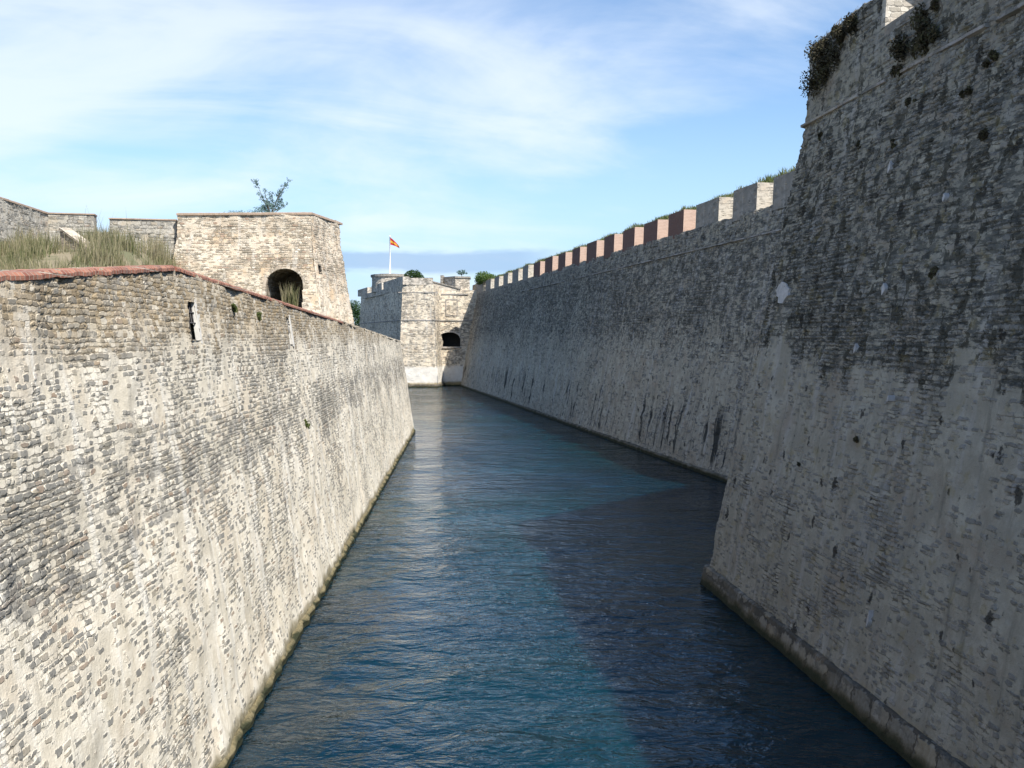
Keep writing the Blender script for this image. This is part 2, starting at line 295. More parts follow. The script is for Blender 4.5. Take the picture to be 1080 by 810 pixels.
# ------------------------------------------------------------------ battered wall faces
def nz(x, y, z): return mnoise.noise(Vector((x, y, z)))
def face(name, pts, prof, mat, parent, ustep, vstep, holes=(), topz=None, rough=.06, u0=0., caps=True, thick=3., smooth=True):
    """a wall skin on the plan polyline pts (left to right as seen from outside), battered by prof = [(z, inset)...];
       holes = [fn(u, z) -> bool]; topz = fn(x, y) caps the height. All vertices shared, corners mitred."""
    P = [Vector(p).to_2d() if len(p) == 2 else Vector(p[:2]) for p in pts]
    dirs = [(P[i+1]-P[i]).normalized() for i in range(len(P)-1)]
    nin = [Vector((-d.y, d.x)) for d in dirs]         # left of travel; travelling left to right seen from outside -> inward
    mit = []
    for i in range(len(P)):
        if i == 0: mit.append(nin[0])
        elif i == len(P)-1: mit.append(nin[-1])
        else:
            b = nin[i-1]+nin[i]; b /= b.length; mit.append(b/max(.3, b.dot(nin[i])))
    # columns
    cols = []; u = u0
    for i in range(len(P)-1):
        L = (P[i+1]-P[i]).length; s = 0.
        while s < L-1e-6:
            c = P[i].lerp(P[i+1], s/L); cols.append((c, mit[i].lerp(mit[i+1], s/L), u+s, nin[i], P[i], dirs[i], u))
            s += ustep(c)
        u += L
    cols.append((P[-1], mit[-1], u, nin[-1], P[-2], dirs[-1], u-(P[-1]-P[-2]).length))
    z0, z1 = prof[0][0], prof[-1][0]
    rows = []; z = z0
    marks = [p[0] for p in prof[1:-1]]
    while z < z1-1e-6:
        rows.append(z); nx = z+vstep
        for q in marks:
            if z < q-1e-6 < nx-1e-6 and q-z > 1e-4: nx = q
        z = nx
    rows.append(z1)
    pz = [p[0] for p in prof]; pi = [p[1] for p in prof]
    V = []; UV = []
    nr = len(rows)
    for c, m, uu, ni, po_, dr_, us_ in cols:
        tz = topz(c.x, c.y) if topz else z1
        for z in rows:
            zz = z0+(z-z0)*(tz-z0)/(z1-z0) if topz else z
            off = np.interp(zz, pz, pi)
            a = rough*(nz(uu*.35, zz*.35, 3.3)*1.2+nz(uu*1.3, zz*1.3, 7.1)*.5)
            x = c.x+m.x*off+ni.x*a; y = c.y+m.y*off+ni.y*a
            dz = 0.
            if z == z1: dz = .05*nz(uu*2.5, 0, 1.7)+.03*nz(uu*7, 3, 1.7)
            V.append((x, y, zz+dz)); UV.append((us_+(x-po_.x)*dr_.x+(y-po_.y)*dr_.y, zz))
    Fs = []
    for i in range(len(cols)-1):
        for j in range(nr-1):
            if holes:
                zc = (V[i*nr+j][2]+V[i*nr+j+1][2])/2; uc = UV[i*nr+j][0]+(cols[i+1][2]-cols[i][2])/2
                if any(h(uc, zc) for h in holes): continue
            Fs.append((i*nr+j, (i+1)*nr+j, (i+1)*nr+j+1, i*nr+j+1))
    if caps:      # the top, going back by `thick`
        n = len(V); st = max(1, (len(cols)-1)//200)
        for k, (c, m, uu, ni, *_r) in enumerate(cols):
            t = V[k*nr+nr-1]
            V.append((t[0]+m.x*thick, t[1]+m.y*thick, t[2]-.02)); UV.append((uu, t[2]+thick))
        for k in range(len(cols)-1):
            if holes and any(h(UV[k*nr+nr-1][0], z1-.05) for h in holes): continue
            Fs.append((k*nr+nr-1, (k+1)*nr+nr-1, n+k+1, n+k))
    me = mesh(name, V, Fs, UV)
    return link(name, me, mat, parent, smooth)

def strip(name, pts, prof0, z0, z1, out, mat, parent, step=.5, jit=.02, inset0=0., back=.3, top_fn=None, r=.5):
    """a ledge or coping running along a polyline: section is a small chamfered bar standing `out` proud of the face"""
    P = [Vector(p[:2]) for p in pts]; dirs = [(P[i+1]-P[i]).normalized() for i in range(len(P)-1)]; nin = [Vector((-d.y, d.x)) for d in dirs]
    mit = [nin[0]]
    for i in range(1, len(P)-1):
        b = (nin[i-1]+nin[i]).normalized(); mit.append(b/max(.3, b.dot(nin[i])))
    mit.append(nin[-1])
    V = []; UV = []; rings = 0; u = 0
    for i in range(len(P)-1):
        L = (P[i+1]-P[i]).length; n = max(1, int(L/step))
        for k in range(n+(1 if i == len(P)-2 else 0)):
            s = k/n; c = P[i].lerp(P[i+1], s)
            m = mit[i].lerp(mit[i+1], s)
            a, b_ = (z0, z1) if top_fn is None else (top_fn(c.x, c.y)+z0, top_fn(c.x, c.y)+z1)
            j1, j2, j3 = [jit*nz((u+s*L)*1.7, q, 9) for q in (0, 5, 11)]
            h = b_-a; ch = min(h, out+back)*.18
            sec = [(inset0+back, a), (inset0-out+j1, a+j2*.5), (inset0-out+j1, b_-ch+j3), (inset0-out+ch+j1, b_+j3), (inset0+back, b_+j3)]
            for o_, z in sec:
                V.append((c.x+m.x*o_, c.y+m.y*o_, z))
            UV += [(u+s*L, a), (u+s*L, a), (u+s*L, b_-ch), (u+s*L, b_), (u+s*L, b_+back)]
            rings += 1
        u += L
    Fs = [(i*5+k, (i+1)*5+k, (i+1)*5+(k+1) % 5, i*5+(k+1) % 5) for i in range(rings-1) for k in range(5)]
    Fs += [(4, 3, 2, 1, 0), tuple((rings-1)*5+k for k in range(5))]
    return link(name, mesh(name, V, Fs, UV), mat, parent)

# --- setting: water and land
def quadsheet(name, xs, ys, zf, mat, kind='structure'):
    V = [(x, y, zf(x, y)) for y in ys for x in xs]; n = len(xs)
    Fs = [(j*n+i, j*n+i+1, (j+1)*n+i+1, (j+1)*n+i) for j in range(len(ys)-1) for i in range(n-1)]
    o = link(name, mesh(name, V, Fs, [(v[0], v[1]) for v in V]), mat, None, True); o['kind'] = kind; return o
t = NT('moat_water'); P = t.obj(); g = t.xyz(P)
t.put(t.b.inputs['Base Color'], t.mix(t.step(t.noise(P, .035, 3, .5), .40, .62), (.001, .015, .031), (.0015, .024, .033)))
t.b.inputs['Roughness'].default_value = .04; t.b.inputs['Subsurface Weight'].default_value = 1.; t.b.inputs['Subsurface Radius'].default_value = (3., 5., 6.); t.b.inputs['Subsurface Scale'].default_value = 1.; t.b.inputs['IOR'].default_value = 1.333; t.b.inputs['Specular Tint'].default_value = (.62, .88, 1., 1)
pa = t.comb(t.m('MULTIPLY', g[0], .62), g[1])
calm = t.step(t.noise(P, .09, 3, .55), .35, .65, .55, 1.15)
w1 = t.noise(pa, 1.05, 3, .55, .5); w2 = t.noise(pa, 3.4, 3, .6, .8); w3 = t.noise(pa, .30, 2, .5)
hh = t.m('MULTIPLY', t.m('ADD', t.m('ADD', t.m('MULTIPLY', w1, .5), t.m('MULTIPLY', w2, .14)), t.m('MULTIPLY', w3, .55)), calm)
bp = t.new('ShaderNodeBump'); t.put(bp.inputs['Height'], hh); bp.inputs['Distance'].default_value = .40; bp.inputs['Strength'].default_value = 1.
t.l.new(bp.outputs[0], t.b.inputs['Normal']); M['water'] = t.mat
m = MB(); m.prism([(-3000, -3000), (3000, -3000), (3000, 5000), (-3000, 5000)], -8, 0.)
bm_ = mesh('water', [(x, y, z) for z in (-8, 0) for x, y in ((-3000, -3000), (3000, -3000), (3000, 5000), (-3000, 5000))],
    [(3, 2, 1, 0), (4, 5, 6, 7), (0, 1, 5, 4), (1, 2, 6, 5), (2, 3, 7, 6), (3, 0, 4, 7)])
link('water', bm_, M['water'])['kind'] = 'structure'

t = NT('dry_earth'); P = t.obj(); n1 = t.noise(P, .3, 6, .6); n2 = t.noise(P, 6, 5, .7)
c = t.mix(t.step(n1, .4, .6), (.10, .11, .05), (.24, .20, .13)); c = t.mix(t.m('MULTIPLY', n2, .4), c, (.30, .26, .18))
t.put(t.b.inputs['Base Color'], c); t.b.inputs['Roughness'].default_value = .95
bp = t.new('ShaderNodeBump'); t.put(bp.inputs['Height'], n2); bp.inputs['Distance'].default_value = .1; t.l.new(bp.outputs[0], t.b.inputs['Normal']); M['earth'] = t.mat

# ------------------------------------------------------------------ LEFT WALL (sunlit counterguard)
def gp(px, py): D = D_of(px, py); return Vector(((px-540)/F*D, D))
A = gp(235, 810); B = gp(437, 455)
dirL = (B-A).normalized(); L0 = A-dirL*26; L1 = B
LR = L1+Vector((-34, 7))                                          # hidden return face
def zL(x, y):
    return float(np.interp(y, [-10, 8, 14.3, 22.6, 46.5, 99], [9.2, 9.35, 9.86, 10.56, 9.93, 8.46]))
bL = .145
def uL(D): return (D-L0.y)/dirL.y                                  # metres along the left wall
lw = empty('canal_wall', (L0.x, L0.y, 0), 'long sunlit rubble stone wall with a red brick coping along the left side of the canal', 'wall')
def slit(u, z0, z1, w): return lambda a, z: abs(a-u) < w/2 and z0 < z < z1
S1 = (uL(23.6), 8.93, 9.85, .72); S2 = (uL(36.1), 8.75, 9.75, .70); S3 = (uL(52), 0, 0, 0)
holesL = [slit(s[0], s[1], s[2], s[3]) for s in (S1, S2)]
# travel direction: seen from the water (facing -x) left is near, right is far
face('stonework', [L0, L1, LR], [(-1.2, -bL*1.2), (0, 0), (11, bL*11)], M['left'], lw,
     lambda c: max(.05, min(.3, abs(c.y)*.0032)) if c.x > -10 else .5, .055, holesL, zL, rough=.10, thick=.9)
def onL(u, z, o=0.):                                              # point on left wall surface; o = into the wall
    c = L0+dirL*u; n = Vector((-dirL.y, dirL.x)); q = c+n*(bL*z+o); return Vector((q.x, q.y, z))
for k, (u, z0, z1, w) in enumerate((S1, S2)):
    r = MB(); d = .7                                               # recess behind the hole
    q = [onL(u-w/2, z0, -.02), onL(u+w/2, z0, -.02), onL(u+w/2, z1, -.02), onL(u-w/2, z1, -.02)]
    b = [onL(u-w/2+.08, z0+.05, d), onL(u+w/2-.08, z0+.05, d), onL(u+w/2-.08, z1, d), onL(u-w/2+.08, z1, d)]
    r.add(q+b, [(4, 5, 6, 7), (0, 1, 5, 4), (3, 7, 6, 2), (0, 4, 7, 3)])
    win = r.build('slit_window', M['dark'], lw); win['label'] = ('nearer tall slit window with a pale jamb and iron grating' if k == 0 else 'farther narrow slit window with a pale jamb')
    j = MB()
    for zz0, zz1 in ((z0-.06, z1+.08),):
        a = [onL(u+w/2, zz0, -.015), onL(u+w/2+.30, zz0-.05, -.015), onL(u+w/2+.26, zz1, -.015), onL(u+w/2, zz1, -.015)]
        e = [onL(u+w/2, zz0, .1), onL(u+w/2+.34, zz0-.05, .1), onL(u+w/2+.30, zz1, .1), onL(u+w/2, zz1, .1)]
        j.add(a+e, [(0, 1, 2, 3), (3, 2, 6, 7), (4, 5, 1, 0), (1, 5, 6, 2), (0, 3, 7, 4)])
    j.build('jamb', M['jamb'], win)
    j = MB()
    for du in np.linspace(-w*.36, w*.36, 4): j.tube([onL(u+du, z0+(z1-z0)*.45, .06), onL(u+du, z1, .06)], .014, .014, 6)
    for fz in (.45, .72): 
        j.tube([onL(u-w/2, z0+(z1-z0)*fz, .05), onL(u+w/2, z0+(z1-z0)*fz, .05)], .018, .018, 6)
    j.build('grating', M['iron'], win)
# coping of red brick, ends about two thirds along; beyond it a rough crest
pc = [L0+dirL*t_ for t_ in (0, uL(22.6), uL(49))]
nL = Vector((-dirL.y, dirL.x))
def cop(name, a, b, mat, z0, z1, out, back, step):
    N = int((b-a)/step); V = []; UV = []
    for i in range(N+1):
        u = a+(b-a)*i/N; c = L0+dirL*u; z = zL(c.x, c.y); j = .022*nz(u*1.3, 2, 5)+.016*nz(u*5, 2, 5)+random.uniform(-.009, .009)
        for o_, zz in ((back, z+z0), (-out+j, z+z0+j), (-out+j, z+z1-.05+j), (-out+.05+j, z+z1+j), (back, z+z1+j)):
            q = c+nL*(bL*z+o_); V.append((q.x, q.y, zz)); UV.append((u, zz if o_ < 0 else zz+o_))
    Fs = [(i*5+k, (i+1)*5+k, (i+1)*5+(k+1) % 5, i*5+(k+1) % 5) for i in range(N) for k in range(5)]+[(4, 3, 2, 1, 0), tuple(N*5+k for k in range(5))]
    return link(name, mesh(name, V, Fs, UV), mat, lw)
cop('brick_coping', 0, uL(22.55), M['coping'], -.05, .065, .07, .55, .12)
o = cop('brick_coping', uL(22.75), uL(52), M['coping'], -.05, .06, .07, .55, .12)
cop('crest', uL(52.1), uL(94.6), M['left'], -.02, .10, .02, 4., .25)
# foot ledge just above the water
strip('foot_ledge', [L0, L1, LR], None, -.6, .22, .11, M['foot_left'], lw, step=.25, jit=.11, inset0=bL*.26)
# little ferns and tufts rooted in the joints are separate plants, see below

# land behind the left wall
LBx = -36.5
def zG(x, y):
    base = zL(x, y)-.12
    ty = min(1, max(0, (y-48)/28)); ty = ty*ty*(3-2*ty)
    tx = min(1, max(0, (-23.5-x)/5)); tx = tx*tx*(3-2*tx)
    bump = .25*nz(x*.2, y*.2, 0)+.08*nz(x, y, 3)
    d = min(1, max(0, (-x-8)/4))
    return base+(15.1-base)*ty*tx+(bump+.5*ty)*d
V = []; xs_n = 46; ys = np.linspace(-12, 93.5, 90)
for y in ys:
    x0 = A.x+dirL.x/dirL.y*(y-A.y)-bL*zL(0, y)-.45
    for i in range(xs_n):
        x = x0-(i/(xs_n-1))**1.5*60
        V.append((x, y, zG(x, y) if i > 1 else zL(x, y)-.10))
Fs = [(j*xs_n+i+1, j*xs_n+i, (j+1)*xs_n+i, (j+1)*xs_n+i+1) for j in range(len(ys)-1) for i in range(xs_n-1)]
o = link('ground', mesh('ground', V, Fs), M['earth'], None, True); o['kind'] = 'structure'

# ------------------------------------------------------------------ NEAR RIGHT BASTION (in shade)
C0 = gp(746, 618); C1 = gp(967, 808)
dn = (C1-C0).normalized(); CN = C0+dn*34                           # runs towards and past the camera
R1 = gp(757, 505); R2 = gp(487, 407.5); dR = (R2-R1).normalized()
RJ = R1-dR*13                                                      # where the far curtain meets the bastion's hidden flank
bN = .185
nb = empty('bastion', (C0.x, C0.y, 0), 'tall dark weathered stone bastion filling the right edge, nearest on the right', 'bastion')
TOP = 19.1; CORD = 16.35
profN = [(-1.2, -bN*1.2), (0, 0), (CORD, bN*CORD), (TOP, bN*CORD+.12)]
LF = (C0-RJ).length
# embrasure whose sunlit cheek shows at the top edge
nN = Vector((dn.y*-1, dn.x)); 
def un_at(px, z):
    off = bN*min(z, CORD)
    for k in range(4000):
        s = k*.01; q = C0+dn*s+Vector((-dn.y, dn.x))*off
        if q.y > 1 and 540+F*q.x/q.y > px: return s
    return 0
e0, e1 = un_at(925, 18.5), un_at(978, 18.5)
embz = CH+(HZ-30)/F*(C0+dn*e0).y
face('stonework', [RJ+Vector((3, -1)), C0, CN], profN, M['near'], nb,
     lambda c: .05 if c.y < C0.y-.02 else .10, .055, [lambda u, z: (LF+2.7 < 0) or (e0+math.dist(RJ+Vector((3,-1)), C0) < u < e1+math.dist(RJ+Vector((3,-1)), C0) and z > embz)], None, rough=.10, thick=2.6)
nin = Vector((-dn.y, dn.x))
def onN(s, z, o=0.):
    q = C0+dn*s+nin*(bN*min(z, CORD)+(.12*(z-CORD)/(TOP-CORD) if z > CORD else 0)+o); return Vector((q.x, q.y, z))
# embrasure cheeks and sill
for s, sg in ((e0, 1), (e1, -1)):
    m = MB(); pr = [onN(s, embz, -.01), onN(s, embz, 2.6), onN(s, TOP-.03, 2.6), onN(s, TOP-.03, -.01)]
    pr = [(p.x, p.y, p.z) for p in pr]
    back = [tuple(Vector(p)-Vector((dn.x, dn.y, 0))*sg*.25) for p in pr]
    m.add(pr+back, [(0, 1, 2, 3), (4, 7, 6, 5), (3, 2, 6, 7), (0, 3, 7, 4)], [(p[1]+p[0], p[2]) for p in pr+back])
    m.build('embrasure_cheek', M['merlon_sun_tint'], nb)  # sunlit look of the cheek is partly in this pale colour
m = MB(); q = [onN(e0, embz, -.02), onN(e1, embz, -.02), onN(e1, embz+.02, 2.6), onN(e0, embz+.02, 2.6)]
q2 = [Vector((p.x, p.y, p.z-.3)) for p in q]; m.add(q+q2, [(0, 1, 2, 3), (4, 7, 6, 5), (0, 4, 5, 1)]); m.build('embrasure_sill', M['merlon_grey'], nb)
# string course, broken in places
def ledge(name, parent, on, s0, s1, z, h, out, mat):
    n = max(2, int((s1-s0)/.25)); V = []; UV = []
    for i in range(n+1):
        s = s0+(s1-s0)*i/n; j = .03*nz(s*1.9, z, 4)+.015*nz(s*6, z, 4)
        for o_, zz in ((.1, z-h/2), (-out+j, z-h/2+.03+j), (-out+j*.6, z+h/2-.02+j), (.1, z+h/2+.03)):
            p = on(s, zz, o_); V.append(tuple(p)); UV.append((s, zz))
    Fs = [(i*4+k, (i+1)*4+k, (i+1)*4+(k+1) % 4, i*4+(k+1) % 4) for i in range(n) for k in range(4)]+[(3, 2, 1, 0), tuple(n*4+k for k in range(4))]
    return link(name, mesh(name, V, Fs, UV), mat, parent)
M['ledge'] = masonry('ledge_stone', .7, .4, cover=((0, .3), (20, .3)), mortar=((.28, .26, .24), (.36, .34, .32)), dark=.6, dark_col=(.07, .07, .06), streak=.3, foot=0, depth=.03, disp=False, seed=9.)
for s0, s1 in ((1.06, 5.6), (5.9, 7.4), (8.3, 12.5), (12.9, 22)):
    ledge('string_course', nb, onN, s0, s1, CORD+.03, .13, .085, M['ledge'])
# plinth of squared blocks at the waterline
def onNp(s, z, o=0.): return onN(s, z, o)
V = []; UV = []; n = 150
pl0 = [(.25, -1.), (-.15, -1.), (-.13, .15), (-.10, .62), (-.05, .66), (.25, .67)]
for i in range(n+1):
    s = i*.2; j = .05*nz(s*1.1, 2, 8)+.02*nz(s*4, 2, 8)
    for o_, z in pl0:
        p = onN(s-(.2 if i == 0 else 0), z, o_+(j if o_ < 0 else 0)); V.append(tuple(p)); UV.append((s, z if o_ < .2 else z+.3))
k_ = len(pl0)
Fs = [(i*k_+k, (i+1)*k_+k, (i+1)*k_+(k+1) % k_, i*k_+(k+1) % k_) for i in range(n) for k in range(k_)]+[tuple(reversed(range(k_))), tuple(n*k_+k for k in range(k_))]
link('plinth', mesh('plinth', V, Fs, UV), M['plinth'], nb)
# pale lime patches stuck to the face
def patch(parent, on, s, z, w, h, pts):
    n = len(pts); V = [tuple(on(s+a*w, z+b*h, -.11)) for a, b in pts]+[tuple(on(s+a*w*1.06, z+b*h*1.03, .1)) for a, b in pts]
    Fs = [tuple(range(n))]+[(i, i+n, (i+1) % n+n, (i+1) % n) for i in range(n)]
    return link('lime_patch', mesh('lime_patch', V, Fs), M['patch'], parent)
def s_near(px, py):
    best = None
    for k in range(3400):
        s = k*.01
        z0 = 9.; q = onN(s, z0)
        for _ in range(3):
            z0 = CH+(HZ-py)/F*q.y; q = onN(s, z0)
        if q.y > 1 and 540+F*q.x/q.y >= px: return s, z0
    return 0, 9
pt0 = [(-.5, .15), (-.45, .42), (-.1, .5), (.05, .95), (.25, .98), (.3, .6), (.75, .55), (.7, .2), (.35, .1), (.3, -.3), (-.05, -.35), (-.3, -.9), (-.6, -.7), (-.35, -.2)]
pt = [(math.cos(a)*q, math.sin(a)*q) for a, q in zip(np.linspace(0, 6.28, 15)[:-1], (.5, .62, .55, .8, 1., .75, .6, .45, .5, .42, .85, .95, .6, .62))]
s_, z_ = s_near(827, 309); patch(nb, onN, s_, z_, 1.1, .40, pt)['label'] = 'large pale plaster patch'
for px, py, w, h in ((934, 305, .35, .22), (938, 178, .3, .2), (905, 368, .25, .18), (941, 421, .18, .12), (924, 658, .16, .28), (996, 210, .2, .12)):
    s_, z_ = s_near(px, py); patch(nb, onN, s_, z_, w, h, [(a*.55*random.uniform(.7, 1.2), b*.9*random.uniform(.7, 1.2)) for a, b in pt[::2]])

# ------------------------------------------------------------------ FAR RIGHT CURTAIN WALL
bR = .19
zS = 17.35
rc = empty('curtain_wall', (R1.x, R1.y, 0), 'long shaded stone curtain wall with a battlement, right of the canal behind the near bastion', 'wall')
R2e = R2+dR*2
nR = Vector((dR.y, -dR.x))                                         # inward (+x side)
def uR(px, z):                                                     # metres along R1->R2 at which the face projects to px
    off = bR*z
    for k in range(-1500, 13500):
        s = k*.01; q = R1+dR*s+nR*off
        if 540+F*q.x/q.y <= px: return s
    return 130
def onR(s, z, o=0.):
    q = R1+dR*s+nR*(bR*z+o); return Vector((q.x, q.y, z))
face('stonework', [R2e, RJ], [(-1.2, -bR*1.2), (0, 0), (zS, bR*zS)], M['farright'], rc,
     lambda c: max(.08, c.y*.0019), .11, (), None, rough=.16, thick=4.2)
cheeks = [(510, 513.3), (518.7, 522.5), (527.5, 532), (537, 541.5), (548, 552.5), (558.3, 564), (571, 576), (584, 590), (597.7, 604.7), (613, 620),
          (630.5, 638.3), (649, 658), (670.5, 680), (694.6, 706), (722, 735), (759, 774), (799, 816)]
sR = [(uR(a, 18.3), uR(b, 18.3)) for a, b in cheeks]               # (far side, near side) of every embrasure
def merlon(sa, sb, kind):
    """front in brick or stone coloured darker for shade; end walls coloured paler for sunlight"""
    m = MB(); dpt = 1.6; zt = TOP+random.uniform(-.06, .06)
    a0, a1 = onR(sa, zS), onR(sb, zS); off = -.03
    f = lambda s, z, o_: onR(s, zS, 0)+Vector((nR.x*(o_+.02*(z-zS)), nR.y*(o_+.02*(z-zS)), z-zS))
    zb = zS-.35
    fr = [f(sa, zb, off), f(sb, zb, off), f(sb, zt, off+.03), f(sa, zt, off+.03)]
    bk = [f(sa, zb, dpt), f(sb, zb, dpt), f(sb, zt, dpt), f(sa, zt, dpt)]
    L = abs(sa-sb)
    m.add(fr, [(0, 1, 2, 3)], [(0, zb), (L, zb), (L, zt), (0, zt)])
    m.add(fr+bk, [(3, 2, 6, 7), (5, 4, 7, 6)], [(p.x, p.y) for p in fr+bk])
    me_front = m
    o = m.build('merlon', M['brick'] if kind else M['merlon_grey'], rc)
    o['label'] = 'red brick merlon' if kind else 'grey rendered stone merlon'
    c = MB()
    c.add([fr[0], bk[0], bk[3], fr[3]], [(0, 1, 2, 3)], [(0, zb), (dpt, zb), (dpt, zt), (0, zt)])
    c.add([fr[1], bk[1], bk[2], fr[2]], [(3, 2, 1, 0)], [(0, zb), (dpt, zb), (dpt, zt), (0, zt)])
    ch = c.build('cheek', M['brick_sun_tint'] if kind else M['merlon_sun_tint'], o)
    cp = MB(); e = .05
    pl = [f(sa+e*(1 if sa > sb else -1), zt, off-.03), f(sb-e*(1 if sa > sb else -1), zt, off-.03), f(sb-e, zt, dpt), f(sa+e, zt, dpt)]
    return o
order = [(131.0, sR[0][0])]
for i in range(len(sR)-1): order.append((sR[i][1], sR[i+1][0]))
order.append((sR[-1][1], -14))
for i, (sa, sb) in enumerate(order):
    # merlon i lies between embrasures i-1 and i; brick ones are those seen between px 564 and 722
    merlon(sa, sb, 6 <= i <= 14)
# sills sloping to the outside
for a, b in sR:
    m = MB(); V = [onR(a, zS, -.05), onR(b, zS, -.05), onR(b, zS, 1.75), onR(a, zS, 1.75)]
    V[0].z += -.15; V[1].z += -.15; V[2].z += .12; V[3].z += .12; W = [v-Vector((0, 0, .35)) for v in V]
    m.add(V+W, [(0, 1, 2, 3), (4, 7, 6, 5), (0, 4, 5, 1)]); m.build('sill', M['merlon_grey'], rc)
for s0, s1 in ((-4, 21), (22, 48), (54, 80)):
    ledge('string_course', rc, onR, s0, s1, 15.6, .14, .10, M['ledge'])
V = []; UV = []
strip('foot_ledge', [R2e, RJ], None, -.8, .32, .22, M['plinth'], rc, step=.5, jit=.08, inset0=bR*.3)
# earth rampart behind the battlement
V = []; ns = 150; prof = [(1.65, 17.6), (2.1, 19.3), (2.6, 19.75), (3.4, 20.05), (8, 19.6), (16, 18.2), (60, 17.5), (400, 15)]
for i in range(ns+1):
    s = -14+(146)*i/ns
    for k, (o_, z) in enumerate(prof):
        b = onR(s, zS, o_); V.append((b.x, b.y, z+(.16*nz(s*.35, o_*.4, 1)+.07*nz(s*1.7, o_, 1))*(1 if k > 0 else .3)))
k_ = len(prof)
Fs = [(i*k_+k, i*k_+k+1, (i+1)*k_+k+1, (i+1)*k_+k) for i in range(ns) for k in range(k_-1)]
o = link('terrain', mesh('terrain', V, Fs), M['earth'], None, True); o['kind'] = 'structure'
V = []
for i in range(60):
    s = i*.55
    for o_, z in ((2.55, TOP-.25), (3.6, TOP+.02), (8, TOP-.1), (40, 18)):
        p = onN(s, TOP, o_); V.append((p.x, p.y, z+.1*nz(s*.6, o_, 2)))
Fs = [(i*4+k, (i+1)*4+k, (i+1)*4+k+1, i*4+k+1) for i in range(59) for k in range(3)]
o = link('terrain', mesh('terrain', V, Fs), M['earth'], None, True); o['kind'] = 'structure'

# ------------------------------------------------------------------ END OF THE CANAL: tower, gate wall, guard house
ft = empty('corner_tower', (-16.5, 180, 0), 'pale angular stone tower with a whitewashed foot at the far end of the canal', 'tower')
FT = [Vector((-35.5, 228)), Vector((-20.6, 180)), Vector((-13.35, 180.3)), Vector((-12.6, 187.5))]
bT = .055
zFT = 18.6
face('stonework', FT, [(-1, -bT), (0, 0), (zFT, bT*zFT)], M['tower'], ft, lambda c: .25, .25, (), None, rough=.12, thick=6)
strip('string_course', FT, None, 12.05, 12.25, .08, M['ledge'], ft, step=.6, jit=.02, inset0=bT*12.1)
strip('string_course', FT[1:3], None, 17.1, 17.25, .06, M['ledge'], ft, step=.6, jit=.02, inset0=bT*17.1)
strip('foot_ledge', FT, None, -.6, .55, .25, M['plinth'], ft, step=.6, jit=.08, inset0=bT*.5)
dF = (FT[0]-FT[1]).normalized(); nF = Vector((dF.y, -dF.x))
def onF(s, z, o=0.): q = FT[1]+dF*s+nF*(bT*zFT+o); return Vector((q.x, q.y, z))
# battlement of the left flank
m = MB()
def blk(on, sa, sb, z0, z1, d, mat, name, parent, label=None):
    m = MB(); a = [on(sa, z0, -.02), on(sb, z0, -.02), on(sb, z0, d), on(sa, z0, d)]
    pts = [(p.x, p.y) for p in a]
    # ensure counter clockwise
    ar = sum(pts[i][0]*pts[(i+1) % 4][1]-pts[(i+1) % 4][0]*pts[i][1] for i in range(4))
    if ar < 0: pts = pts[::-1]
    m.prism(pts, z0, z1, .02); o = m.build(name, mat, parent)
    if label: o['label'] = label
    return o
def sF(px):
    for k in range(6000):
        q = onF(k*.01, zFT)
        if 540+F*q.x/q.y <= px: return k*.01
    return 50
for a_, b_ in ((427.2, 405), (403.3, 399), (397, 392.3), (388, 378)):
    blk(onF, sF(a_)+(.35 if a_ > 420 else 0), sF(b_), zFT-.05, 20.05, 1.2, M['tower_b'], 'merlon', ft)
fa = FT[1]+Vector((bT*zFT, bT*zFT*.9)); fb = FT[2]+Vector((-bT*zFT, bT*zFT))
m = MB(); m.prism([(fa.x, fa.y-.03), (fb.x, fb.y-.03), (fb.x-.1, fb.y+1.6), (fa.x-.45, fa.y+1.6)], zFT-.06, [19.8, 19.85, 19.85, 19.8], .02); m.build('parapet', M['tower_b'], ft)
m = MB(); m.prism([(-20.4, 183), (-14.6, 183), (-13.6, 200), (-14, 222), (-33, 222)], zFT-1, zFT+.02, 0); m.build('roof', M['tower_b'], ft)
# round raised platform and the flag
pf = empty('round_platform', (-25.4, 210, zFT-.05), 'low round stone platform on top of the far tower, below the flag', 'platform')
m = MB(); R_ = 4.
ring = [(-25.4+R_*math.cos(a), 210+R_*1.1*math.sin(a)) for a in np.linspace(0, 2*math.pi, 33)[:-1]]
m.prism(ring, zFT-.1, 21.6, .03); m.build('drum', M['tower_b'], pf)
m = MB(); ring = [(-25.4+(R_+.25)*math.cos(a), 210+(R_*1.1+.25)*math.sin(a)) for a in np.linspace(0, 2*math.pi, 33)[:-1]]
m.prism(ring, 21.603, 22.1, .03); m.build('rim', M['merlon_grey'], pf)
DX = 209.; fx = (412-540)/F*DX; ztop = CH+(HZ-250)/F*DX
fp = empty('flagpole', (fx, DX, 22.1), 'white flagpole with a red and yellow flag on the far tower', 'flagpole')
m = MB(); m.tube([(fx, DX, 22.1), (fx, DX, 25), (fx, DX, ztop)], .15, .10, 12); m.tube([(fx, DX, 22.1), (fx, DX, 22.2)], .32, .30, 12); m.build('pole', M['white_paint'], fp, True)
m = MB(); m.tube([(fx, DX, ztop-.02), (fx, DX, ztop+.12), (fx, DX, ztop+.24)], .16, .05, 12); m.build('finial', M['white_paint'], fp, True)
t = NT('flag_cloth'); g = t.xyz(t.uv()); c = t.ramp(g[1], [(0, (.50, .015, .03)), (.32, (.75, .42, .03)), (.64, (.50, .015, .03))], 'CONSTANT')
t.put(t.b.inputs['Base Color'], c); t.b.inputs['Roughness'].default_value = .8
tr = t.new('ShaderNodeBsdfTranslucent'); t.put(tr.inputs[0], c); mx = t.new('ShaderNodeMixShader'); mx.inputs[0].default_value = .3
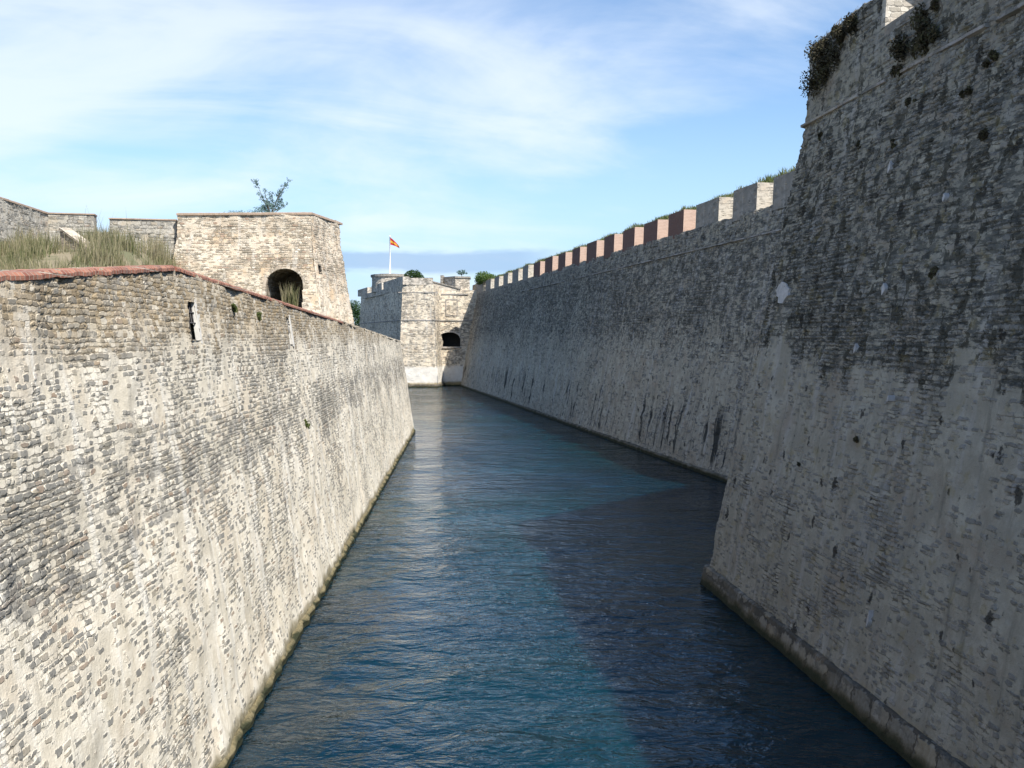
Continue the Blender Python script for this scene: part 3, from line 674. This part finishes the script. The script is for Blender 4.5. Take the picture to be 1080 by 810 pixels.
t.l.new(t.b.outputs[0], mx.inputs[1]); t.l.new(tr.outputs[0], mx.inputs[2]); t.l.new(mx.outputs[0], t.out.inputs[0])
V = []; UV = []; nu, nv = 22, 14
for i in range(nu+1):
    for j in range(nv+1):
        a, b = i/nu, j/nv; x = a*1.9*(1-.05*b); z = ztop-.25-(1-b)*1.5-a*a*.5-a*1.05*(b)-a*.25
        V.append((fx+.1+x, DX+.28*math.sin(a*9+b*1.5)*a+.1*a, z)); UV.append((a, b))
Fs = [(i*(nv+1)+j, (i+1)*(nv+1)+j, (i+1)*(nv+1)+j+1, i*(nv+1)+j+1) for i in range(nu) for j in range(nv)]
link('flag', mesh('flag', V, Fs, UV), t.mat, fp, True)

# gate wall closing the canal
gw = empty('gate_wall', (-11.2, 186, 0), 'stone wall with a dark low arched opening closing the far end of the canal', 'wall')
G0, G1 = Vector((-14.4, 186.0)), Vector((-3.5, 186.6)); bG = .045; zGW = 17.9
dG = (G1-G0).normalized(); nG = Vector((-dG.y, dG.x))
def onG(s, z, o=0.): q = G0+dG*s+nG*(bG*z+o); return Vector((q.x, q.y, z))
def sG(px): return ((px-540)/F*186.2-G0.x)
ga, gb = sG(462.2), sG(485.5); gc = (ga+gb)/2; gr = (gb-ga)/2
def arcz(s): return 8.75+1.25*math.sqrt(max(0, 1-((s-gc)/gr)**2))**1.0
zsill = 7.3
face('stonework', [G0, G1], [(-1, -bG), (0, 0), (zGW, bG*zGW)], M['tower'], gw, lambda c: .11, .12,
     [lambda u, z: ga < u < gb and zsill < z < arcz(u)], None, rough=.08, thick=5, u0=0.)
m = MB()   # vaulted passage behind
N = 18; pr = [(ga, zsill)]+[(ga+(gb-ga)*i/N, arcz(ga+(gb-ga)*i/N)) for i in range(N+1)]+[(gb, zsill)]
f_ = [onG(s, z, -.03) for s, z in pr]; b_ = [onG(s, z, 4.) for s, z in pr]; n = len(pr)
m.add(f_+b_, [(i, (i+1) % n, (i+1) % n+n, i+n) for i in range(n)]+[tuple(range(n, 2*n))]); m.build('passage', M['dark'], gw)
m = MB()   # voussoirs
pi_ = pr[1:-1]; po = [(gc+(s-gc)*1.10, z+.38) for s, z in pi_]
for i in range(len(pi_)-1):
    q = [pi_[i], pi_[i+1], po[i+1], po[i]]; a = [onG(s, z, -.12) for s, z in q]; b = [onG(s, z, .3) for s, z in q]
    m.add(a+b, [(3, 2, 1, 0), (0, 1, 5, 4), (7, 6, 2, 3), (0, 4, 7, 3), (1, 2, 6, 5)])
m.build('arch', M['tower_b'], gw)
m = MB(); a = [onG(s, z, o_) for o_ in (-.25, .4) for s, z in ((ga-.2, zsill-.3), (gb+.2, zsill-.3), (gb+.2, zsill), (ga-.2, zsill))]
m.add(a, [(0, 1, 2, 3), (3, 2, 6, 7), (4, 5, 1, 0), (0, 3, 7, 4), (1, 5, 6, 2)]); m.build('sill', M['ledge'], gw)
m = MB(); a = [onG(s, z, o_) for o_ in (-.15, .3) for s, z in ((.9, 12.05), (7.2, 12.05), (7.2, 12.25), (.9, 12.25))]
m.add(a, [(0, 1, 2, 3), (3, 2, 6, 7), (4, 5, 1, 0)]); m.build('string_course', M['ledge'], gw)
m = MB(); a = [onG(s, z, o_) for o_ in (-.14, .3) for s, z in ((1.2, 17.0), (6.2, 17.0), (6.2, 17.2), (1.2, 17.2))]
m.add(a, [(0, 1, 2, 3), (3, 2, 6, 7), (4, 5, 1, 0)]); m.build('string_course', M['ledge'], gw)
# carved panel frame in the middle
m = MB()
for (x0, x1, za, zb) in ((2.0, 2.15, 13.2, 16.0), (4.1, 4.25, 13.2, 16.0), (2.0, 4.25, 16.0, 16.18), (2.0, 4.25, 13.05, 13.2)):
    a = [onG(s, z, o_) for o_ in (-.1, .3) for s, z in ((x0, za), (x1, za), (x1, zb), (x0, zb))]
    m.add(a, [(0, 1, 2, 3), (3, 2, 6, 7), (4, 5, 1, 0), (0, 3, 7, 4), (1, 5, 6, 2)])
m.build('panel_frame', M['ledge'], gw)
# guard house on top and the sloping parapet
gh = empty('guard_house', (-10.7, 190, zGW), 'small flat topped stone guard house above the gate wall, at the far end', 'guard house')
m = MB(); m.prism([(-13.2, 191.6), (-10.75, 188.6), (-8.0, 189.6), (-8.2, 194), (-12.5, 194)], zGW-.4, 20.25, .03); m.build('walls', M['tower_b'], gh)
m = MB(); m.prism([(-13.35, 191.6), (-10.75, 188.42), (-7.85, 189.45), (-8.0, 194.2), (-12.6, 194.2)], 20.25, 20.55, .02); m.build('roof_slab', M['merlon_grey'], gh)
m = MB(); m.prism([(-13.75, 191.5), (-13.2, 191.2), (-13.0, 192.8), (-13.6, 193)], zGW-.4, 20.9, .02); m.build('corner_post', M['tower_b'], gh)
rp = empty('sloping_parapet', (-13, 187, zGW), 'low parapet sloping down to the right between the far tower and guard house', 'parapet')
m = MB(); m.prism([(-15.4, 186.9), (-9.7, 187.1), (-9.7, 188.2), (-15.4, 188.2)], zGW-.35, [19.5, 18.0, 18.0, 19.5], .02); m.build('wall', M['tower_b'], rp)
m = MB(); m.prism([(-15.4, 186.75), (-9.6, 186.95), (-9.6, 188.3), (-15.4, 188.3)], [19.5, 18.0, 18.0, 19.5], [19.72, 18.2, 18.2, 19.72], .0); m.build('coping', M['merlon_grey'], rp)

# ------------------------------------------------------------------ LEFT: casemate bastion with the arch
DB = 82.
ab = empty('casemate', (-22, DB, 11), 'warm coloured stone bastion with a dark arched opening, left of centre behind the sunlit wall', 'bastion')
a0 = at(176, 283, DB).xy; a1x = at(325, 232, DB)
bB = .15
def low(x, y, z=19.1): return (x, y)
ztB = 19.05; zb = 8.0
AB = [Vector((-29.1, 81.0)), Vector((-15.15, 80.4)), Vector((-13.75, 89.2)), Vector((-26, 100))]   # plan at z = 8
ABf = [Vector((-27.5, 97))]+AB; uAB = -(ABf[1]-ABf[0]).length
def insB(z): return (z-zb)*bB
arc = [((281-540)/F*81.2, (320.5-540)/F*81.2), 14.62]
LAB = (AB[1]-AB[0]).length; dAB = (AB[1]-AB[0]).normalized(); nAB = Vector((-dAB.y, dAB.x))
def onA(s, z, o=0.): q = AB[0]+dAB*s+nAB*(insB(z)+o); return Vector((q.x, q.y, z))
def sA(px, z):
    for k in range(1500):
        q = onA(k*.01, z)
        if 540+F*q.x/q.y >= px: return k*.01
aa, bb = sA(281, 13), sA(320.5, 13); ac, ar = (aa+bb)/2, (bb-aa)/2; zsp = 14.62-ar*.86
def arA(s): return zsp+ar*.86*math.sqrt(max(0, 1-((s-ac)/ar)**2))
hw = (.0, .0)
wu = LAB+ 1.9
face('stonework', ABf, [(zb, 0), (17.3, insB(17.3)), (ztB, insB(17.3)+.05)], M['bastion'], ab, lambda c: .11, .11,
     [lambda u, z: aa < u < bb and z < arA(u), lambda u, z: abs(u-wu) < .24 and 14.35 < z < 14.95], None, rough=.10, thick=4, u0=uAB)
m = MB(); N = 24; pr = [(aa, zb)]+[(aa+(bb-aa)*i/N, arA(aa+(bb-aa)*i/N)) for i in range(N+1)]+[(bb, zb)]
f_ = [onA(s, z, -.02 if z > zb+.1 else 0) for s, z in pr]; n = len(pr)
bk = [Vector((p.x, 87.5, p.z)) for p in f_]
m.add(f_+bk, [(i, (i+1) % n, (i+1) % n+n, i+n) for i in range(n)]+[tuple(range(n, 2*n))]); 
M['vault'] = masonry('vault_stone', .42, .21, cover=((0, .6), (20, .6)), mortar=((.20, .17, .13), (.28, .24, .19)), dark=.6, streak=.4, foot=0, depth=.04, disp=False)
m.build('vault', M['vault'], ab)
m = MB(); pin = pr[1:-1]; pin = [(aa, zb+.0)]+[(aa, zsp-.6+.0)]+pin+[(bb, zsp-.6)]+[(bb, zb)]
m = MB(); core = pr[1:-1]; po = [(ac+(s-ac)*1.16, zsp+(z-zsp)*1.18) for s, z in core]
for i in range(len(core)-1):
    q = [core[i], core[i+1], po[i+1], po[i]]; o1 = -.05-random.random()*.02
    a = [onA(s, z, o1) for s, z in q]; b = [onA(s, z, .3) for s, z in q]
    m.add(a+b, [(0, 1, 2, 3), (0, 4, 5, 1), (3, 2, 6, 7), (0, 3, 7, 4), (1, 5, 6, 2)], [(i*.4+k*.1, zz) for k, zz in enumerate((0, .2, .1, .3))]*2)
for s0, s1 in ((aa-.26, aa), (bb, bb+.26)):
    a = [onA(s, z, -.05) for s, z in ((s0, zb), (s1, zb), (s1, zsp), (s0, zsp))]; b = [onA(s, z, .3) for s, z in ((s0, zb), (s1, zb), (s1, zsp), (s0, zsp))]
    m.add(a+b, [(0, 1, 2, 3), (0, 3, 7, 4), (1, 5, 6, 2)])
m.build('arch_ring', M['bastion_b'], ab)
# small window in the flank
dB2 = (AB[2]-AB[1]).normalized(); nB2 = Vector((-dB2.y, dB2.x))
def onB(s, z, o=0.): q = AB[1]+dB2*s+nB2*(insB(z)+o); return Vector((q.x, q.y, z))
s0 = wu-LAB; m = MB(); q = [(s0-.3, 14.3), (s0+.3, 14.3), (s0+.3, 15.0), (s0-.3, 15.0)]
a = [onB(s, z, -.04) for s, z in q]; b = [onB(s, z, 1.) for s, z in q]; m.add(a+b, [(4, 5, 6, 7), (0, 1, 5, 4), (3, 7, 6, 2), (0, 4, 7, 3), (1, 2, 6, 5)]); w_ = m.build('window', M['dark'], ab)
# coping with brick
def toppts(poly, z, ins): return poly
m = MB(); m.prism([(-25, 84.5), (-18.6, 84.5), (-17.5, 90), (-24, 94)], 17, ztB+.0, 0); m.build('roof', M['bastion_b'], ab)
strip('coping', ABf[:4], None, ztB-.02, ztB+.18, .07, M['coping_tan'], ab, step=.4, jit=.03, inset0=insB(17.3)+.05, back=.7)
m = MB(); e = onB(8.9, ztB, .1); m.prism([(e.x-.9, e.y-1.1), (e.x-.05, e.y-1.1), (e.x+.02, e.y+.1), (e.x-.9, e.y+.1)], ztB-.02, ztB+.32, .02); m.build('corner_block', M['bastion_b'], ab)

# back wall with two merlons, left of the casemate
bw = empty('battlement', (-32, 80, 14), 'low rubble battlement with a gap, behind the tall grass on the left', 'wall')
W0, W1 = Vector((-39.5, 80.2)), Vector((-26.2, 83.2)); dW = (W1-W0).normalized(); nW = Vector((-dW.y, dW.x))
def onW(s, z, o=0.): q = W0+dW*s+nW*(.04*(z-12)+o); return Vector((q.x, q.y, z))
def sW(px):
    for k in range(1300):
        q = onW(k*.01, 18)
        if 540+F*q.x/q.y >= px: return k*.01
    return 12.3
face('stonework', [W0, W1], [(12, 0), (17.6, .22)], M['lichen_wall'], bw, lambda c: .13, .13, (), None, rough=.05, thick=1.3)
for p0, p1, zt in ((40, 102, 18.95), (118, 184, 18.65)):
    s0, s1 = sW(p0), sW(p1) if p1 < 183 else 12.0
    m = MB(); ps = [onW(s0, 17.6, -.0), onW(s1, 17.6, -.0), onW(s1, 17.6, 1.2), onW(s0, 17.6, 1.2)]; m.prism([(p.x, p.y) for p in ps], 17.58, zt, .02)
    mo = m.build('merlon', M['lichen_b'], bw)
    m = MB(); ps = [onW(s0-.05, 17.6, -.07), onW(s1+.05, 17.6, -.07), onW(s1+.05, 17.6, 1.25), onW(s0-.05, 17.6, 1.25)]; m.prism([(p.x, p.y) for p in ps], zt+.03, zt+.13, .01)
    m.build('coping', M['coping_tan'], mo)
# side wall at the far left edge
lb = empty('side_wall', (-36.5, 70, 13), 'grey lit rubble wall at the left edge of the photo, above the brick coping', 'wall')
X0, X1 = Vector((-34.4, 50)), Vector((-36.9, 80.8))
face('stonework', [X0, X1], [(9, 0), (18.95, .5)], M['lichen_wall'], lb, lambda c: .16, .14, (), None, rough=.08, thick=1.4)
strip('coping', [X0, X1], None, 18.93, 19.08, .06, M['coping_tan'], lb, step=.5, jit=.03, inset0=.5, back=.9)
# sloping stone ramp wall in the grass
rw = empty('ramp_wall', (-33, 76, 15), 'low sloping stone ramp wall half buried in the tall grass', 'ramp wall')
p0, p1 = at(66, 243, 76.5), at(99, 267, 74.)
m = MB(); dd = (p1-p0).xy.normalized(); nn = Vector((-dd.y, dd.x))*.8
q = [p0.xy, p1.xy, p1.xy+nn, p0.xy+nn]; m.prism([tuple(v) for v in q], 13.5, [p0.z, p1.z, p1.z, p0.z], .02); m.build('wall', M['bastion_b'], rw)
m = MB(); o_ = nn*.1; q = [p0.xy-o_, p1.xy-o_, p1.xy+nn+o_, p0.xy+nn+o_]; m.prism([tuple(v) for v in q], [p0.z+.003, p1.z+.003]+[p1.z+.003, p0.z+.003], [p0.z+.18, p1.z+.18, p1.z+.18, p0.z+.18], .01); m.build('coping', M['bastion_b'], rw)

# ground beyond the canal
xs = list(np.linspace(-400, 400, 21)); ys = list(np.linspace(252, 1500, 16))
quadsheet('ground', xs, ys, lambda x, y: 7.5+1.2*nz(x*.01, y*.01, 4)+(0 if y > 255 else -9), M['earth'])

# ------------------------------------------------------------------ plants
def blades(name, pts, hmin, hmax, width, mat, lean=.35, kind='stuff', label=None, cat=None, parent=None):
    V = []; Fs = []
    for (x, y, z, sc_) in pts:
        h = random.uniform(hmin, hmax)*sc_; a = random.uniform(0, 6.283); w = width*random.uniform(.6, 1.3)
        lx, ly = random.gauss(0, lean)*h, random.gauss(0, lean)*h
        dx, dy = math.cos(a)*w/2, math.sin(a)*w/2; n = len(V)
        V += [(x-dx, y-dy, z-.05), (x+dx, y+dy, z-.05), (x+lx*.35+dx*.8, y+ly*.35+dy*.8, z+h*.55), (x+lx*.35-dx*.8, y+ly*.35-dy*.8, z+h*.55), (x+lx, y+ly, z+h)]
        Fs += [(n, n+1, n+2, n+3), (n+3, n+2, n+4)]
    o = link(name, mesh(name, V, Fs), mat, parent)
    return tag(o, label, cat, None, kind)
pts = []
while len(pts) < 14000:
    y = random.uniform(45, 80.5); x = random.uniform(-37.5, -25)
    if x < -34.5-(y-50)*.08 - 1.8: continue
    if y > 80.0+(x+37)*.2: continue
    d = nz(x*.35, y*.35, 12)+.35*nz(x*1.3, y*1.3, 2)
    if -34.8 < x < -30.5 and 66 < y < 75.5: d -= .22
    if random.random() > .36+d*1.7: continue
    # taller towards the battlement
    k = (.55+.75*max(0, min(1, (y-62)/14))+.5*d)*(1.75 if random.random() < .02 else 1)*(.75 if x < -33.5 and y < 74 else 1)
    pts.append((x, y, zG(x, y), k))
blades('grass', pts, .55, 1.55, .045, M['grassA'], .16, 'stuff', 'tall green and straw coloured grass on the bank in front of the low battlement', 'grass')
pts = [(random.uniform(-24, -9), random.uniform(20, 79), 0, 1) for _ in range(5000)]
pts = [(x, y, zG(x, y), s) for x, y, _, s in pts if x < A.x+dirL.x/dirL.y*(y-A.y)-2.6]
blades('grass', pts, .15, .4, .04, M['grassA'], .3, 'stuff', 'short dry grass on the terrace behind the sunlit wall', 'grass')
pts = []
while len(pts) < 22000:
    s = random.uniform(-12, 128); o_ = random.uniform(.1, 4)
    d = nz(s*.22, 4, 1)+.5*nz(s*.9, 2, 2)
    if random.random() > .40+d*1.3: continue
    if o_ < 1.7 and any(min(a, b)-.1 < s < max(a, b)+.1 for a, b in sR): continue
    p = onR(s, zS, o_); z = TOP+.0 if o_ < 1.65 else float(np.interp(o_, [1.65, 2.1, 2.6, 3.4], [18.6, 19.3, 19.75, 20.05]))
    pts.append((p.x, p.y, z-.02, (.7+1.3*max(0, d))*(1+.3*(p.y/180))))
blades('grass', pts, .12, .40, .05, M['grassR'], .35, 'stuff', 'green grass fringe growing along the battlement of the shaded curtain wall', 'grass')
pts = []
for _ in range(1500):
    s = random.uniform(1.3, 14); o_ = abs(random.gauss(0, .5))
    if e0-.1 < s < e1+.1: continue
    p = onN(s, TOP, o_); pts.append((p.x, p.y, TOP-.04, .6+.6*random.random()))
blades('grass', pts, .05, .22, .02, M['leaf_dark'], .4, 'stuff', 'sparse dark tufts along the top edge of the near right bastion', 'grass')

def leaf_mesh(n, sampler, size, jit=.5):
    V = []; Fs = []
    for _ in range(n):
        c, nr_ = sampler(); s = size*random.uniform(.6, 1.3)
        a = Vector((random.gauss(0, 1), random.gauss(0, 1), random.gauss(0, 1))).normalized()
        b = a.cross(Vector((random.gauss(0, 1), random.gauss(0, 1), random.gauss(0, 1)))).normalized(); k = len(V)
        V += [c-a*s, c+b*s*.45, c+a*s, c-b*s*.45]; Fs.append((k, k+1, k+2, k+3))
    return mesh('leaves', V, Fs)
def bush(name, lobes, n, size, mat, label, cat='shrub', group=None, base=None, stem=True, solid=.5):
    base = Vector(base if base is not None else (lobes[0][0][0], lobes[0][0][1], lobes[0][0][2]-lobes[0][1][2]))
    r = empty(name, base, label, cat, group)
    tot = sum(l[1][0]*l[1][2] for l in lobes)
    def samp():
        w = random.random()*tot
        for c, rad in lobes:
            w -= rad[0]*rad[2]
            if w <= 0: break
        d = Vector((random.gauss(0, 1), random.gauss(0, 1), random.gauss(0, 1))).normalized(); q = random.random()**solid
        q *= 1+.25*nz(d.x*2+c[0], d.y*2, d.z*2)
        return Vector((c[0]+d.x*rad[0]*q, c[1]+d.y*rad[1]*q, c[2]+d.z*rad[2]*q)), None
    link('foliage', leaf_mesh(n, samp, size), mat, r)
    if stem:
        m = MB()
        for c, rad in lobes[:6]:
            mid = (Vector(c)+base)/2+Vector((random.uniform(-.1, .1), 0, 0)); m.tube([base-Vector((0, 0, .1)), mid, Vector(c)], max(.02, rad[0]*.06), .012, 6)
        m.build('stem', M['bark'], r)
    return r
# the sparse blue green tree on the casemate
DT = 86.
def tree_sparse(base, tips, name, label, leaf, nleaf, lsize, spread, trunk_r):
    r = empty(name, base, label, 'tree'); m = MB(); base = Vector(base)
    fork = base+Vector((0, 0, .45)); m.tube([base-Vector((0, 0, .2)), fork], trunk_r, trunk_r*.85)
    pos = []
    for tp in tips:
        tp = Vector(tp); md = fork.lerp(tp, .5)+Vector((random.uniform(-.15, .15), random.uniform(-.2, .2), .1)); m.tube([fork, md, tp], trunk_r*.55, .012)
        for k in range(7):
            f = random.uniform(.35, 1.0); s = fork.lerp(md, f*2) if f < .5 else md.lerp(tp, f*2-1)
            e = s+Vector((random.gauss(0, spread), random.gauss(0, spread), random.gauss(.1, spread*.6))); m.tube([s, e], .016, .006, 5); pos.append((s, e))
        pos.append((md, tp)); pos.append((tp, tp+Vector((0, 0, .15))))
    m.build('trunk', M['bark'], r)
    def samp():
        s, e = random.choice(pos); return s.lerp(e, random.uniform(.3, 1.1))+Vector((random.gauss(0, .07), random.gauss(0, .07), random.gauss(0, .07))), None
    link('crown', leaf_mesh(nleaf, samp, lsize), leaf, r); return r
bs = at(288, 228, DT); bs.z = 19.0
tips = [at(p[0], p[1], DT+random.uniform(-.6, .6)) for p in ((272, 193), (274, 206), (281, 203), (289, 206), (297, 204), (303, 196), (306, 193), (299, 213), (304, 217), (283, 214), (291, 216), (279, 219))]
tree_sparse(bs, tips, 'sparse_tree', 'small sparse blue green tree growing on top of the casemate', M['leaf_blue'], 1500, .085, .22, .06)
bush('shrub', [(tuple(at(278, 224, 86)), (.8, .7, .55)), (tuple(at(268, 226, 86)), (.6, .6, .35)), (tuple(at(287, 226, 86)), (.5, .6, .4))], 900, .07, M['leaf_blue'], 'low blue green shrub at the foot of the sparse tree on the casemate', base=(at(278, 228, 86).x, 86, 19))
bush('shrub', [(tuple(at(248, 226, 86)), (.9, .6, .22)), (tuple(at(256, 226, 86)), (.6, .6, .25))], 420, .06, M['leaf_blue'], 'flat low shrub on the casemate, left of the sparse tree', base=(at(250, 228, 86).x, 86, 19))
# plant inside the arch
px_ = onA(ac+.35, 11.2, .5); r = empty('reed_clump', (px_.x, px_.y, 11), 'pale reedy plant growing in the dark arched opening', 'plant')
pts = [(px_.x+random.gauss(0, .28), px_.y+random.gauss(0, .15), 11., 1) for _ in range(240)]
o = blades('leaves', pts, 1.2, 2.7, .05, M['grassA'], .16, None, None, None, r)
o = None
# plants on the far structures
c = at(436, 293, 187); bush('shrub', [((c.x, 187, c.z+.2), (1.75, 1.6, 1.25)), ((c.x+.9, 187, c.z-.2), (1.2, 1.3, .9))], 3500, .14, M['leaf_green'], 'rounded dark green shrub on top of the far tower, right of the flag', base=(c.x, 187, zFT), solid=.3)
c = at(511, 293, 178); bush('shrub', [((c.x-.3, 179, c.z+.1), (1.5, 1.3, 1.1)), ((c.x+1., 177, c.z-.1), (1.2, 1.3, .8)), ((c.x-.9, 180, c.z-.4), (.9, 1, .8))], 3000, .14, M['leaf_bright'], 'bright green shrub at the far end of the battlement, right of the guard house', base=(c.x, 178.5, 18.8), solid=.35)
b0 = at(487, 296, 192); b0.z = 20.5
tips = [at(p[0], p[1], 192+random.uniform(-.4, .4)) for p in ((483, 288), (485, 286.5), (488, 286), (490, 287), (492, 288.5), (487, 289))]
tree_sparse(b0, tips, 'sparse_tree', 'tiny flat crowned tree behind the guard house roof', M['leaf_blue'], 420, .14, .25, .07)
c = at(376, 333, 244); bush('tree', [((c.x, 244, 15.2), (2.6, 3, 3.0)), ((c.x+1.2, 243, 12.5), (2.2, 2.5, 3)), ((c.x-1.5, 246, 16.0), (2.4, 2.5, 2.2)), ((c.x, 244, 9.5), (3, 3, 3))], 6000, .2, M['leaf_green'], 'dark green tree in the gap between casemate and far tower', 'tree', base=(c.x, 245, 5))
# caper like clumps hanging on the near bastion
def clump(px, py, r, n, label, name='hanging_shrub', out=.25, elong=1.4):
    s, z = s_near(px, py); lob = []
    for k in range(max(3, int(r*6))):
        ds, dz = random.gauss(0, r*.5), random.gauss(0, r*.45*elong)
        zz_ = min(TOP-.3*r-.1, z+dz); p = onN(max(bN*min(zz_, CORD)*.34+.12, s+ds), zz_, -out*random.uniform(.0, .6)); lob.append((tuple(p), (r*.33*random.uniform(.6, 1.2), r*.33*random.uniform(.6, 1.2), r*.36*elong*random.uniform(.6, 1.2))))
    return bush(name, lob, n, .055, M['leaf_dark'], label, base=tuple(onN(s, z, .05)), solid=.7)
G = None
clump(868, 62, 1.25, 4200, 'large dry dark shrub hanging from the upper left corner of the near bastion', elong=1.2)
clump(893, 45, .75, 1900, 'dark shrub just right of the large corner shrub on the near bastion', elong=1.2)
clump(880, 22, .5, 900, 'small dark shrub at the parapet edge, above the large corner shrub')
clump(966, 34, .85, 2600, 'dark shrub hanging just below the sunlit embrasure of the near bastion')
clump(985, 8, .55, 1100, 'dark shrub on the parapet right of the sunlit embrasure')
clump(944, 60, .4, 500, 'small dark tuft under the shrub of the sunlit embrasure')
# small tufts growing in the joints, placed where the wall is dark
for i, (px, py, r, lab) in enumerate(((961, 105, .35, 'upper dark tuft under the string course of the near bastion'), (1040, 66, .32, 'dark tuft beside the string course near the right edge'), (863, 143, .22, 'small dark tuft just below the string course near the corner'),
        (903, 160, .25, 'dark tuft left of the white spot high on the near bastion'), (1028, 150, .4, 'broad dark tuft high on the bastion near the right edge'),
        (940, 152, .25, 'dark tuft just above the white spot high on the near bastion'), (1015, 98, .3, 'dark tuft under the string course, towards the right edge'), (982, 288, .3, 'round dark tuft at mid height of the near bastion'),
        (905, 462, .11, 'narrow dark tuft on the smooth lower half of the near bastion'), (845, 490, .08, 'small dark tuft low on the smooth part near the bastion corner'))):
    clump(px, py, r*.75, int(420*r/.3), lab, elong=1.2, out=.08)['group'] = 'dark tufts rooted in the near bastion'
# a tuft on the left wall and a few at its crest
for px, py, D_, rr, lab in ((320, 447, None, .35, 'dry tuft growing from the middle of the sunlit wall'), (246, 325, None, .18, 'small tuft high on the sunlit wall between the slits'), (272, 333, None, .2, 'small olive tuft high on the sunlit wall, left of the farther slit')):
    for k in range(9500):
        u = k*.01; q = onL(u, 8); zz = CH+(HZ-py)/F*q.y; q = onL(u, zz)
        if q.y > 3 and 540+F*q.x/q.y >= px: break
    lob = [(tuple(onL(u+random.gauss(0, rr*.5), zz+random.gauss(0, rr*.3), -.05)), (rr*.3, rr*.3, rr*.3)) for _ in range(4)]
    bush('wall_tuft', lob, 500, .045, M['grassR'], lab, 'plant', 'tufts on the sunlit wall', base=tuple(onL(u, zz, .05)), stem=True)

# ------------------------------------------------------------------ light, sky, camera
sun_dir = Vector((.40, -.52, .76)).normalized()
sun = bpy.data.lights.new('sun', 'SUN'); sun.energy = 4.2; sun.angle = math.radians(.53); sun.color = (1., .94, .85)
so = bpy.data.objects.new('sun', sun); COL.objects.link(so); so.rotation_euler = sun_dir.to_track_quat('Z', 'Y').to_euler(); so.location = (60, -60, 90)
W = bpy.data.worlds.new('World'); sc.world = W; W.use_nodes = True
t = NT.__new__(NT); t.t = W.node_tree; t.n = t.t.nodes; t.l = t.t.links
bg = t.n['Background']; sky = t.new('ShaderNodeTexSky', sky_type='NISHITA', sun_disc=False)
sky.sun_elevation = math.asin(sun_dir.z); sky.sun_rotation = math.atan2(sun_dir.x, sun_dir.y); sky.air_density = 1.; sky.dust_density = .6; sky.ozone_density = 2.2; sky.altitude = 10
g = t.xyz(t.new('ShaderNodeTexCoord').outputs['Generated'])
el = t.m('MAXIMUM', g[2], .0)
k = t.m('DIVIDE', 1.35, t.m('ADD', el, .30))
cx, cy = t.m('MULTIPLY', g[0], k), t.m('MULTIPLY', g[1], k)
rot = t.comb(t.m('ADD', t.m('MULTIPLY', cx, .75), t.m('MULTIPLY', cy, .35)), t.m('SUBTRACT', t.m('MULTIPLY', cy, .85), t.m('MULTIPLY', cx, .25)), 1.3)
c1 = t.noise(rot, .75, 7, .54, .5); c2 = t.noise(t.vm('MULTIPLY', rot, (.9, 1.7, 1)), 1.9, 7, .55, .6)
left = t.step(g[0], .30, -.55)
cl = t.m('ADD', t.m('MULTIPLY', c1, .62), t.m('MULTIPLY', c2, .38)); cl = t.m('ADD', cl, t.m('MULTIPLY', left, .10))
cover = t.m('MULTIPLY', t.m('MULTIPLY', t.step(cl, .475, .70), .76), t.step(g[2], .45, .27))
hz = t.step(g[2], .24, .02)
base = t.mix(t.m('MULTIPLY', hz, .75), t.mix(1., sky.outputs[0], (.92, 1.0, 1.07), 'MULTIPLY'), (2.95, 4.3, 6.0))
colr = t.mix(cover, base, (5.2, 5.7, 6.3))
# low grey blue bank of cloud on the horizon
bk = t.m('ADD', g[2], t.m('MULTIPLY', t.m('SUBTRACT', t.noise(t.vm('MULTIPLY', t.comb(g[0], g[1], g[2]), (4, 4, 16)), 1.6, 5, .6), .5), .035))
band = t.m('MULTIPLY', t.m('MULTIPLY', t.step(bk, .058, .066), t.step(bk, .088, .080)), t.m('MULTIPLY', t.step(g[0], .07, .0), .65))
colr = t.mix(band, colr, (1.95, 2.95, 4.5))
t.put(bg.inputs[0], colr); bg.inputs[1].default_value = .1
cam = bpy.data.cameras.new('camera'); cam.sensor_width = 36; cam.lens = 36*F/1080; cam.clip_start = .1; cam.clip_end = 12000
co = bpy.data.objects.new('camera', cam); COL.objects.link(co); co.location = (0, 0, CH)
co.rotation_euler = (math.radians(90)-math.atan((405-HZ)/F), 0, 0); sc.camera = co
sc.view_settings.view_transform = 'Standard'; sc.view_settings.look = 'None'; sc.view_settings.gamma = 1; sc.view_settings.exposure = .88
sc.cycles.max_bounces = 5
